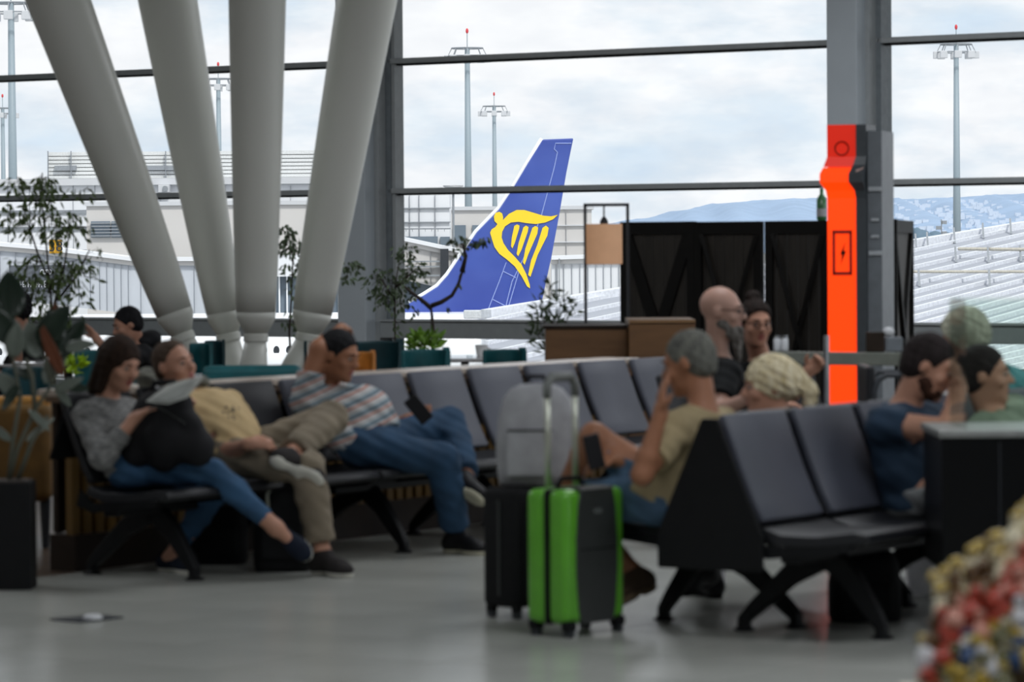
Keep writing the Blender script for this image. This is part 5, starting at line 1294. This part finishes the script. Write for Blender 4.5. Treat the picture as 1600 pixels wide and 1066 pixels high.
MB().ell(w6['C'] + V((.125, -.06, -.09)), (.02, .07, .05), 12, 8).build('shirt_print', mat('tee_print_pink', 'a06a72', .8, c2='d8c2c2', scale=40), t6, off=o6, smooth=True)
# 7 woman with glasses
x7 = P(1192, 400, 19.1).x
w7 = dict(P=V((x7, 19.12, .54)), C=P(1196, 588, 19.1), H=P(1180, 506, 19.0), side=V((-1, -.25, 0)), fwd=V((.25, -1, 0)), face=V((.30, -.93, -.15)), sh=.17, bulk=1.0, bust=1, res=.0095, hs=.98,
  arms={'R': ((1180, 650, -1), (1215, 635, -1), V((.9, 0, .1)), V((0, 0, -1)), .6), 'L': ((1235, 620, -1), (1262, 582, -1), V((.5, -.2, .5)), V((-.3, -.6, 0)), 1.1)},
  legs={'R': (V((x7 - .02, 18.72, .53)), V((x7 - .02, 18.7, .1)), V((x7, 18.55, .06))), 'L': (V((x7 + .2, 18.75, .53)), V((x7 + .2, 18.72, .1)), V((x7 + .22, 18.55, .06)))},
  sleeve=.7, shirt=cloth('black_tee', '0e1012'), trousers=cloth('black_trousers', '111215'), shoe=m_bshoe, sole=m_bsole, hair='bun', hairm=hairm('dark_brown_hair', '17110f', '2a201c'), glasses=1)
t7, j7, h7, o7 = person('dark-haired person in glasses and black tee beside the bearded one', w7)
MB().ell(w7['C'] + V((.03, -.135, -.07)), (.09, .02, .05), 12, 8).build('shirt_print', mat('tee_print_pink', 'a06a72', .8, c2='d8c2c2', scale=40), t7, off=o7, smooth=True)

# 8 man in navy, fist to brow
P8 = bp(NB, 1.22, .27, .535)
w8 = dict(P=P8, C=P(1416, 660, 14.82), H=P(1450, 574, 14.75), side=RS, fwd=n, face=V((.84, -.20, -.42)), up=V((.3, 0, 1)), sh=.2, bulk=1.25, belly=.04, hs=1.05,
  arms={'R': ((1482, 672, -1), (1500, 606, 1), V((-.15, .1, 1)), V((-.9, .2, 0)), 1.3), 'L': ((1476, 690, 1), (1492, 612, 1), V((-.3, 0, 1)), V((-.6, -.5, 0)), 1.3)},
  legs={'R': ((1545, 775, -1), (1560, 900, 1), (1590, 915, -1)), 'L': ((1555, 760, 1), (1575, 880, 1), (1610, 890, -1))},
  sleeve=.42, shirt=cloth('navy_tee', '20364c', var=.12), trousers=cloth('pale_grey_shorts', '8d8f90', var=.12), shoe=m_bshoe, sole=m_rub, loose=.02, hair='short', hairm=hairm('dark_hair', '1f1a19', '30292a'), beard=.015, beardm=hairm('brown_beard', '2d1e18', '4a3126'), trleg=.9, bottomname='shorts')
person('bearded person in a navy tee resting the brow on one fist', w8)

# 9 camouflage shirt, 10 white-haired, both behind the glass case
P9 = bp(NB, 2.35, .25, .535)
m_camo = mat('camouflage_cloth', '4c5a4a', .9, c2='93a08c', scale=9, bump=.2)
w9 = dict(P=P9, C=P(1565, 668, 15.75), H=P(1538, 588, 15.75), side=RS, fwd=n, face=V((.97, -.2, -.02)), sh=.185, bulk=1.05, hs=1.05, res=.0095,
  arms={'R': ((1580, 745, -1), (1630, 735, -1), V((.9, 0, 0)), V((0, 0, -1)), .5), 'L': ((1600, 745, 1), (1640, 735, -1), V((.9, 0, 0)), V((0, 0, -1)), .5)},
  legs={'R': ((1690, 770, -1), (1700, 880, 1), (1730, 890, -1)), 'L': ((1700, 765, 1), (1710, 870, 1), (1740, 880, -1))},
  sleeve=.8, shirt=m_camo, trousers=cloth('black_trousers', '111215'), shoe=m_bshoe, sole=m_bsole, hair='short', hairm=hairm('dark_hair', '1f1a19', '30292a'), skin=m_skin)
person('dark-haired person in a camouflage shirt seen in profile through glass', w9)
P10 = bp(NB, 3.6, -.42, .535)
w10 = dict(P=P10, C=P(1560, 602, 17.2), H=P(1508, 528, 17.1), side=u, fwd=B4, face=V((-.85, .40, -.30)), up=V((-.3, 0, 1)), sh=.185, bulk=1.05, hs=1.0, res=.0095,
  arms={'L': ((1590, 690, -1), (1540, 700, -1), V((-.9, 0, 0)), V((0, 0, -1)), .5), 'R': ((1560, 690, 1), (1510, 690, 1), V((-.9, 0, 0)), V((0, 0, -1)), .5)},
  legs={'R': ((1490, 720, 1), (1480, 820, 1), (1455, 830, 1)), 'L': ((1480, 725, -1), (1470, 830, 1), (1450, 840, 1))},
  sleeve=.85, shirt=cloth('teal_shirt', '4f8f93', var=.1), trousers=cloth('black_trousers', '111215'), shoe=m_bshoe, sole=m_bsole, hair='fluffy', hairline=.06, hairm=hairm('white_hair', '9b9c8b', 'cfcfbc'))
person('white-haired person in a teal shirt bending left behind glass', w10)

# 11, 12 cafe guests
x11 = P(55, 400, 27).x
w11 = dict(P=V((x11 - .05, 27.1, .55)), C=P(42, 545, 27), H=P(22, 486, 26.9), side=V((-.3, 1, 0)), fwd=V((-1, -.3, 0)), face=V((-.8, -.35, -.35)), sh=.19, res=.011, hs=1.05,
  arms={'L': ((25, 585, -1), (30, 540, -1), V((-.2, -.1, .9)), V((-1, 0, 0)), .6), 'R': ((5, 590, 1), (-30, 575, -1), V((-.9, 0, .2)), V((0, 0, -1)), .6)},
  legs={'R': (V((x11 - .45, 27.2, .53)), V((x11 - .45, 27.2, .1)), V((x11 - .6, 27.2, .06))), 'L': (V((x11 - .45, 26.95, .53)), V((x11 - .45, 26.95, .1)), V((x11 - .6, 26.95, .06)))},
  sleeve=.7, shirt=cloth('black_tee', '0e1012'), trousers=cloth('black_trousers', '111215'), shoe=m_bshoe, sole=m_bsole, hair='curly', hairm=hairm('black_hair', '121214', '232326'))
person('curly dark-haired person in a black tee at the cafe, left edge', w11)
x12 = P(222, 400, 26).x
w12 = dict(P=V((x12, 26.2, .55)), C=P(218, 552, 26), H=P(200, 508, 25.9), side=V((-.2, 1, 0)), fwd=V((-1, -.2, 0)), face=V((-.85, -.3, -.35)), sh=.18, res=.011,
  arms={'L': ((185, 572, -1), (150, 528, -1), V((-.6, 0, .8)), V((-.6, -.3, 0)), .5), 'R': ((190, 575, 1), (150, 560, -1), V((-.9, 0, .1)), V((0, 0, -1)), .5)},
  legs={'R': (V((x12 - .42, 26.35, .53)), V((x12 - .42, 26.35, .1)), V((x12 - .55, 26.3, .06))), 'L': (V((x12 - .42, 26.1, .53)), V((x12 - .42, 26.1, .1)), V((x12 - .55, 26.1, .06)))},
  sleeve=1.8, shirt=cloth('dark_grey_hoodie', '232427'), trousers=cloth('black_trousers', '111215'), shoe=m_bshoe, sole=m_bsole, hair='short', hairm=hairm('black_hair', '121214', '232326'), topname='hoodie')
t12, j12, h12, o12 = person('dark-haired person in a black hoodie at a cafe table', w12)
sobj('hood', SDF().ell(w12['C'] + V((.05, 0, .09)), (V((1, 0, 0)), V((0, 1, 0)), Z3), (.1, .12, .06), .02).ell(w12['C'] + V((.09, 0, .12)), (V((1, 0, 0)), V((0, 1, 0)), Z3), (.07, .1, .05), .03), .011, cloth('dark_grey_hoodie', '232427'), t12, o12, noise=.004)
# ------------------------------------------------------------------ plants
m_leaf = mat('leaf_green', '4f6338', .5, c2='6f8650', scale=30); m_leafd = mat('leaf_dark', '41523a', .5, c2='5d7050', scale=30); m_leafb = mat('leaf_bright', '5f8a2a', .5, c2='86b23a', scale=30)
m_bark = mat('bark_brown', '3c342e', .8, var=.2); m_pot = mat('black_pot', '17181a', .6)
def leafmesh(mb, c, d, up_, ln, wd):
    d = d.normalized(); s_ = d.cross(up_).normalized(); nn_ = s_.cross(d)
    a = c; b = c + d * ln; m1 = c + d * ln * .35 - nn_ * ln * .03; 
    mb.add([a, m1 + s_ * wd / 2 + nn_ * wd * .12, b, m1 - s_ * wd / 2 + nn_ * wd * .12, m1 + d * ln * .3 + s_ * wd * .38 + nn_ * wd * .1, m1 + d * ln * .3 - s_ * wd * .38 + nn_ * wd * .1, m1, m1 + d * ln * .3],
           [(0, 6, 1), (6, 7, 4, 1), (7, 2, 4), (0, 3, 6), (3, 5, 7, 6), (5, 2, 7)])
def rv(s=1): return V((random.uniform(-1, 1), random.uniform(-1, 1), random.uniform(-1, 1))) * s
def bush(name, base, stems, leafs, ln, wd, m, label, pot=None, droop=-.7, stem_r=.012, cat='plant', potm=None):
    """stems: list of point lists; leafs: list of (centre, radius vector, count)"""
    t = thing(name, base, label, cat)
    if pot:
        r, h_ = pot; MB().lathe(base, [(r * .75, 0), (r * .8, .01), (r, h_), (r * .9, h_), (r * .88, h_ - .03)], 24).build('pot', potm or m_pot, t, off=base)
        MB().lathe(base + Z3 * (h_ - .04), [(r * .86, 0), (r * .86, .015)], 20).build('soil', m_bark, t, off=base)
    for q in stems: MB().tube(q, [stem_r * (1 - .6 * i / max(1, len(q) - 1)) for i in range(len(q))], 7).build('stem', m_bark, t, off=base, smooth=True)
    mb = MB(); tw = MB()
    for (c, r, k) in leafs:
        for i in range(k):
            while True:
                v = rv()
                if v.length < 1: break
            p = c + V((v.x * r[0], v.y * r[1], v.z * r[2])); d = (rv(.6) + V((v.x * .5, v.y * .5, droop)))
            leafmesh(mb, p, d, rv(), ln * random.uniform(.7, 1.2), wd * random.uniform(.8, 1.2))
            if i % 4 == 0: tw.bar(p, c + (p - c) * .35, .004, .004)
    lf = mb.build('foliage', m, t, off=base); lf['kind'] = 'stuff'
    if leafs: tg_ = tw.build('twigs', m_bark, t, off=base); tg_['kind'] = 'stuff'
    return t
random.seed(21)
Yp = 27.5; p = lambda x, y: P(x, y, Yp)
b = gp(85, Yp)
stems = [[b + Z3 * .2, p(84, 560), p(80, 470), p(72, 380), p(66, 320), p(66, 270)], [p(84, 480), p(100, 420), p(110, 350)], [p(82, 450), p(60, 400), p(38, 330)], [p(90, 470), p(120, 430), p(140, 390)]]
k_ = lambda x, y, rx, ry, c, z=.25: (p(x, y), (rx * Yp / F, z, ry * Yp / F), c)
bush('leafy_tree', b, stems, [k_(66, 278, 8, 14, 13), k_(25, 290, 22, 18, 39), k_(68, 300, 36, 25, 112), k_(60, 345, 60, 35, 120), k_(125, 300, 22, 14, 18), k_(100, 355, 45, 32, 90), k_(15, 340, 20, 25, 30), k_(75, 415, 70, 28, 110), k_(60, 450, 55, 30, 135), k_(120, 430, 36, 40, 75), k_(150, 395, 12, 14, 9), k_(70, 500, 60, 30, 105), k_(130, 470, 14, 20, 12)], .07, .027, m_leaf, 'tall thin-leaved tree in front of the left windows', (.22, .4))
Yp = 33.5; b = gp(617, Yp)
bush('leafy_tree', b, [[b + Z3 * .3, p(617, 500), p(617, 450), p(625, 400)], [p(617, 470), p(592, 430)], [p(617, 450), p(650, 420)]], [k_(632, 392, 20, 16, 60), k_(645, 425, 24, 25, 80), k_(605, 440, 40, 26, 130), k_(622, 470, 40, 20, 70), k_(600, 462, 30, 14, 30), k_(617, 500, 14, 25, 16)], .062, .03, m_leafd, 'bushy green tree before the steel post between window bays', (.2, .4))
Yp = 30; b = gp(674, Yp)
b2_ = V((b.x, b.y, 0))
bush('bare_branched_tree', b2_, [[b2_ + Z3 * .3, p(677, 520), p(675, 495), p(673, 478)], [p(674, 482), p(660, 470), p(640, 455), p(632, 448)], [p(674, 478), p(690, 472), p(706, 462), p(716, 445), p(722, 425), p(724, 410)], [p(722, 425), p(728, 400), p(722, 380)]], [k_(722, 378, 22, 12, 40, .12), k_(745, 378, 14, 6, 14, .1), k_(716, 396, 14, 8, 10, .1), k_(758, 374, 8, 6, 8, .1), k_(700, 483, 6, 5, 3, .05), k_(647, 485, 6, 10, 5, .05), k_(723, 418, 6, 8, 4, .05), k_(714, 445, 8, 6, 5, .05)], .06, .028, m_leafd, 'nearly bare forked little tree in front of the blue tail fin', (.2, .4), stem_r=.022)
Yp = 26.3; b = gp(657, Yp); b.z = .741 if False else 0
qz = V((gp(662, 26.4).x, 26.4, 0))
zt2 = P(662, 548, 26.4).z
pl = thing('plant_stand', qz, 'slim black stand holding the bright green potted plant', 'stand')
MB().tube([qz, qz + Z3 * (zt2 - .16)], .02, 10).build('pole', m_dark, pl, off=qz); MB().lathe(qz, [(.16, 0), (.16, .02)], 20).build('foot', m_dark, pl, off=qz); MB().lathe(qz + Z3 * (zt2 - .16), [(.12, 0), (.12, .02)], 20).build('tray', m_dark, pl, off=qz)
bb2 = qz + Z3 * (zt2 - .139)
bush('potted_plant', bb2, [[bb2 + Z3 * .1, bb2 + Z3 * .25]], [(bb2 + Z3 * .2, (.13, .12, .07), 110)], .085, .035, m_leafb, 'small bright green potted plant below the forked little tree', (.09, .14), droop=.5)
Yp = 31.5; b = gp(455, Yp)
bush('leafy_tree', b, [[b + Z3 * .3, p(452, 520), p(455, 470), p(458, 400), p(448, 360)]], [k_(448, 362, 16, 12, 40), k_(456, 385, 22, 16, 70), k_(458, 420, 22, 20, 50), k_(462, 450, 12, 22, 20), k_(545, 415, 22, 10, 40), k_(545, 435, 12, 10, 10), k_(455, 500, 18, 25, 25)], .065, .032, m_leafd, 'dark green tree seen between the two right struts', (.2, .42))
Yp = 26.0; b = gp(866, Yp)
sp_ = [(845, 478), (858, 452), (876, 470), (866, 500), (890, 488), (838, 520), (872, 525), (850, 545), (842, 500)]
bush('spiky_plant', b, [[b + Z3 * .3, p(862, 560), p(x, y)] for x, y in sp_], [k_(x, y, 13, 11, 22, .08) for x, y in sp_], .085, .022, m_leafd, 'spiky-leaved plant left of the brown counter', (.16, .35), droop=.3, stem_r=.008)
Yp = 23.5; b = gp(108, Yp); 
bush('potted_plant', b, [[b + Z3 * .3, p(108, 590)]], [k_(108, 570, 26, 14, 60, .1)], .08, .03, mat('leaf_lime', '8cab12', .5, c2='a9cc1a', scale=20), 'small lime green plant left of the woman\'s head', (.12, .4), droop=.4)
# rubber plant near at left
Yr = 16.4; p = lambda x, y: P(x, y, Yr)
rb = V((P(10, 383, Yr).x, Yr, 0)); 
pt = thing('planter', rb, 'square black planter on the floor at the left edge', 'planter')
ztp = P(20, 752, Yr).z
MB().box(rb + Z3 * ztp / 2, (.22, .22, ztp)).build('box', mat('matt_black_box', '121315', .6), pt, off=rb, bevel=.008); MB().box(rb + Z3 * (ztp + .002), (.19, .19, .01)).build('soil', m_bark, pt, off=rb)
rp = rb + Z3 * (ztp + .006); t = thing('rubber_plant', rp, 'large-leaved rubber plant standing in the black planter', 'plant')
for q in ([rp, p(20, 690), p(32, 620), p(20, 560), p(22, 500)], [rp, p(28, 700), p(55, 640), p(82, 600), p(95, 550)], [rp + V((.04, 0, 0)), p(50, 690), p(75, 650), p(60, 690)][:3], [p(55, 640), p(50, 590), p(40, 560)], [p(82, 600), p(70, 560), p(78, 530)]):
    MB().tube(q, [.012 - .0015 * i for i in range(len(q))], 8).build('stem', mat('grey_green_stem', '55574b', .7), t, off=rp, smooth=True)
m_rg = mat('rubber_leaf_dark', '223026', .35, coat=.3); m_ro = mat('rubber_leaf_rust', '6b3a22', .5); m_rs = mat('rubber_leaf_silver', '6c756c', .4, coat=.2)
def big(c, d, nrm, ln, wd, m, lab=None):
    mb = MB(); k = 9; vs_ = []; d = d.normalized(); s_ = d.cross(nrm).normalized(); q = s_.cross(d)
    for i in range(k + 1):
        f_ = i / k; w_ = wd / 2 * math.sin(PI * f_ ** .8) ** .75 + .001; sag = -.12 * ln * (f_ * f_)
        ctr = c + d * (ln * f_) + q * (-sag * -1)
        for e_ in (-1, -.5, 0, .5, 1): vs_.append(ctr + s_ * (w_ * e_) + q * (abs(e_) * w_ * .25))
    fs = [(i * 5 + j, i * 5 + j + 1, i * 5 + j + 6, i * 5 + j + 5) for i in range(k) for j in range(4)]
    ob = mb.add(vs_, fs).build('leaf', m, t, off=rp, smooth=True, label=lab); so_ = ob.modifiers.new('thick', 'SOLIDIFY'); so_.thickness = .002
    return ob
L_ = [(78, 560, 84, 470, .13, m_rg), (60, 540, 110, 478, .12, m_rg), (95, 560, 130, 495, .09, m_rg), (86, 505, 88, 475, .03, m_ro), (60, 560, 40, 500, .10, m_rs), (100, 590, 62, 505, .06, m_ro), (20, 500, 8, 420, .14, m_rg), (25, 540, -20, 470, .13, m_rg), (70, 600, 100, 540, .09, m_rs), (20, 560, 30, 505, .09, m_rs), (85, 600, 110, 640, .04, m_rs), (85, 610, 130, 590, .05, m_rs), (30, 620, -12, 580, .08, m_rs), (45, 640, 80, 670, .035, m_rs), (40, 690, 82, 652, .03, m_rs), (18, 690, -15, 660, .04, m_rs), (95, 600, 140, 612, .05, m_rg), (30, 600, 5, 640, .05, m_rg), (55, 590, 20, 575, .06, m_rg), (100, 545, 150, 535, .06, m_rs)]
for i, (xa, ya, xb, yb, wd, m) in enumerate(L_):
    a = p(xa, ya); b_ = p(xb, yb); b_.y += (-1) ** i * .06; d = b_ - a; big(a, d, V((.3 * math.sin(i * 2.1), -1, .4 * math.cos(i))), d.length, wd, m, {'rubber_leaf_rust': 'rusty brown leaf', 'rubber_leaf_silver': 'pale grey-green leaf'}.get(m.name))

# ------------------------------------------------------------------ black cabinet with glass case
cY = 13.6
x0 = P(1470, 383, cY).x; x1 = x0 + .75; z1 = P(1500, 684, cY).z; z0 = P(1500, 893, cY).z
o = V(((x0 + x1) / 2, cY + .3, 0)); t = thing('display_cabinet', o, 'tall black display cabinet with a silver-edged top at the right edge', 'cabinet')
m_cab = mat('gloss_black', '08090b', .35, var=.02)
MB().box(((x0 + x1) / 2, cY + .3, (z0 + z1) / 2), (x1 - x0, .6, z1 - z0)).build('carcass', m_cab, t, off=o, bevel=.005)
MB().box(((x0 + x1) / 2, cY + .3, z1 + .014), (x1 - x0 + .02, .62, .028)).build('top_edge', mat('silver_edge', '9a9c9a', .35, metal=.4), t, off=o, bevel=.004)
MB().box((x0 + .22, cY - .004, (z0 + z1) / 2), (.004, .01, z1 - z0 - .04)).build('door_gap', m_dark, t, off=o)
for a in (x0 + .1, x1 - .05):
    for b in (.06, .54): MB().box((a, cY + b, z0 / 2), (.04, .04, z0)).build('leg', m_cab, t, off=o)
gx = P(1511, 383, cY).x; gz = P(1511, 470, cY).z; zb_ = z1 + .029
o2 = V(((gx + x1) / 2, cY + .3, zb_)); t = thing('glass_case', o2, 'greenish glass case standing on the black display cabinet', 'display case')
m_cg = glass_mat('green_tinted_glass', (.93, .965, .945), .05)
hh_ = gz - zb_; wd_ = x1 - gx
for nme, c, s_ in (('front_pane', (gx + wd_ / 2, cY + .05, zb_ + hh_ / 2), (wd_, .006, hh_)), ('back_pane', (gx + wd_ / 2, cY + .55, zb_ + hh_ / 2), (wd_, .006, hh_)), ('side_pane', (gx, cY + .3, zb_ + hh_ / 2), (.006, .49, hh_)), ('side_pane', (x1, cY + .3, zb_ + hh_ / 2), (.006, .49, hh_)), ('top_pane', (gx + wd_ / 2, cY + .3, zb_ + hh_ + .004), (wd_, .5, .006))):
    MB().box(c, s_).build(nme, m_cg, t, off=o2)

# ------------------------------------------------------------------ foreground souvenir heap (very near, far out of focus)
sY = 7.4; random.seed(4)
pz = lambda x, y, d=0: P(x, y, sY + d)
base_z = pz(1500, 1120).z
cx = pz(1570, 1000).x
o = V((cx, sY + .1, 0)); t = thing('display_stand', o, 'shop stand under the heap of souvenirs at the lower right corner', 'stand')
MB().box((cx + .06, sY + .12, base_z / 2), (.46, .5, base_z)).build('plinth', mat('plinth_dark', '3a3430', .6), t, off=o, bevel=.01)
MB().box((cx + .06, sY + .12, base_z + .012), (.48, .52, .024)).build('shelf', mat('shelf_pale', 'c9c2b4', .5), t, off=o, bevel=.004)
MB().tube([(cx + .1, sY + .16, base_z), (cx + .1, sY + .16, base_z + .33)], .03, 12).build('centre_post', mat('plinth_dark', '3a3430', .6), t, off=o)
cl = {'cream': ('cream_figure', 'efe6c6'), 'red': ('red_figure', 'c2503f'), 'pink': ('salmon_figure', 'e0a08e'), 'green': ('olive_figure', '6b6a45'), 'blue': ('blue_figure', '34507a'), 'yellow': ('yellow_figure', 'cdb04a'), 'white': ('white_figure', 'dcdcdf'), 'brown': ('brown_figure', '6f5335')}
cm = {k: mat(a, b, .35, var=.12, scale=40, coat=.3) for k, (a, b) in cl.items()}
tops = lambda px: np.interp(px, [1448, 1470, 1500, 1540, 1570, 1600, 1660], [1010, 905, 880, 862, 835, 800, 800])
zf = base_z + .024
srcs = {}
def trinket(c, s, k, lean, lab):
    if k not in srcs:
        r = thing('souvenir_figure', c, {'cream': 'small cream souvenir figure in the heap\'s upper rows', 'red': 'small red souvenir figure in the middle of the heap', 'pink': 'small salmon souvenir figure in the middle of the heap', 'green': 'small olive souvenir figure low in the heap', 'blue': 'small blue souvenir figure in the heap', 'yellow': 'small yellow souvenir figure low in the heap', 'white': 'small white souvenir figure in the heap', 'brown': 'small brown souvenir figure in the heap\'s upper rows'}[k], 'souvenir', k + ' souvenir figures')
        MB().lathe((0, 0, -.03), [(.012, 0), (.02, .006), (.021, .02), (.015, .034), (.009, .04)], 14).build('figure_body', cm[k], r, smooth=True)
        MB().ell((0, 0, .021), (.0125, .0125, .0135), 12, 8).build('figure_head', cm['cream' if k in ('green', 'blue') else k], r, smooth=True)
        MB().lathe((0, 0, .026), [(.0145, 0), (.012, .006), (.004, .012)], 12).build('figure_cap', cm['yellow' if k == 'cream' else k], r, smooth=True)
        srcs[k] = r; 
    else: r = dup(srcs[k], c, 0, srcs[k]['label'])
    r.scale = (s, s, s); r.rotation_euler = lean; r['label'] = lab
cnt2 = 0
for layer in range(7):
    for q in range(14):
        px = 1450 + q * 13.5 + random.uniform(-5, 5); yt = tops(px); y_ = yt + layer * 34 + random.uniform(-6, 6) + 12
        if y_ > 1110: continue
        d = -.10 + layer * -.025 + random.uniform(-.02, .02); c = pz(px, y_, d + .12)
        f_ = (y_ - yt) / 230
        k = random.choice(['cream', 'cream', 'cream', 'brown'] if f_ < .25 else ['red', 'red', 'pink', 'pink', 'red'] if f_ < .55 else ['green', 'white', 'white', 'blue', 'yellow', 'yellow', 'green'])
        if px > 1575 and f_ < .3: k = random.choice(['brown', 'cream', 'brown'])
        trinket(c, random.uniform(.95, 1.25), k, (random.uniform(-.4, .4), random.uniform(-.5, .5), random.uniform(0, 3)), 'small %s souvenir figure, %s in the %s row of the heap' % ({'pink': 'salmon', 'green': 'olive'}.get(k, k), ORD[q] if q < 13 else 'rightmost', ROW[layer])); cnt2 += 1
# filling of the heap: a tapering inner core the figures hang on
core = []
prof_c = [(.19, 0), (.19, .08), (.15, .16), (.10, .24), (.04, .3)]
MB().lathe((cx + .1, sY + .14, zf), prof_c, 28).build('inner_core', mat('heap_backing', '4b4238', .8, c2='7c6c50', scale=60), t, off=o, smooth=True)
q = pz(1452, 1035, -.02); q2 = V((q.x, q.y, zf)); tt = thing('snow_globe', q2, 'pale round-topped ornament at the lower left of the souvenir heap', 'ornament')
MB().ell((0, 0, q.z - zf), (.03, .03, .04), 16, 10).build('dome', cm['white'], tt, smooth=True)
MB().lathe((0, 0, 0), [(.025, 0), (.022, max(.01, q.z - zf - .03))], 16).build('base', cm['brown'], tt)
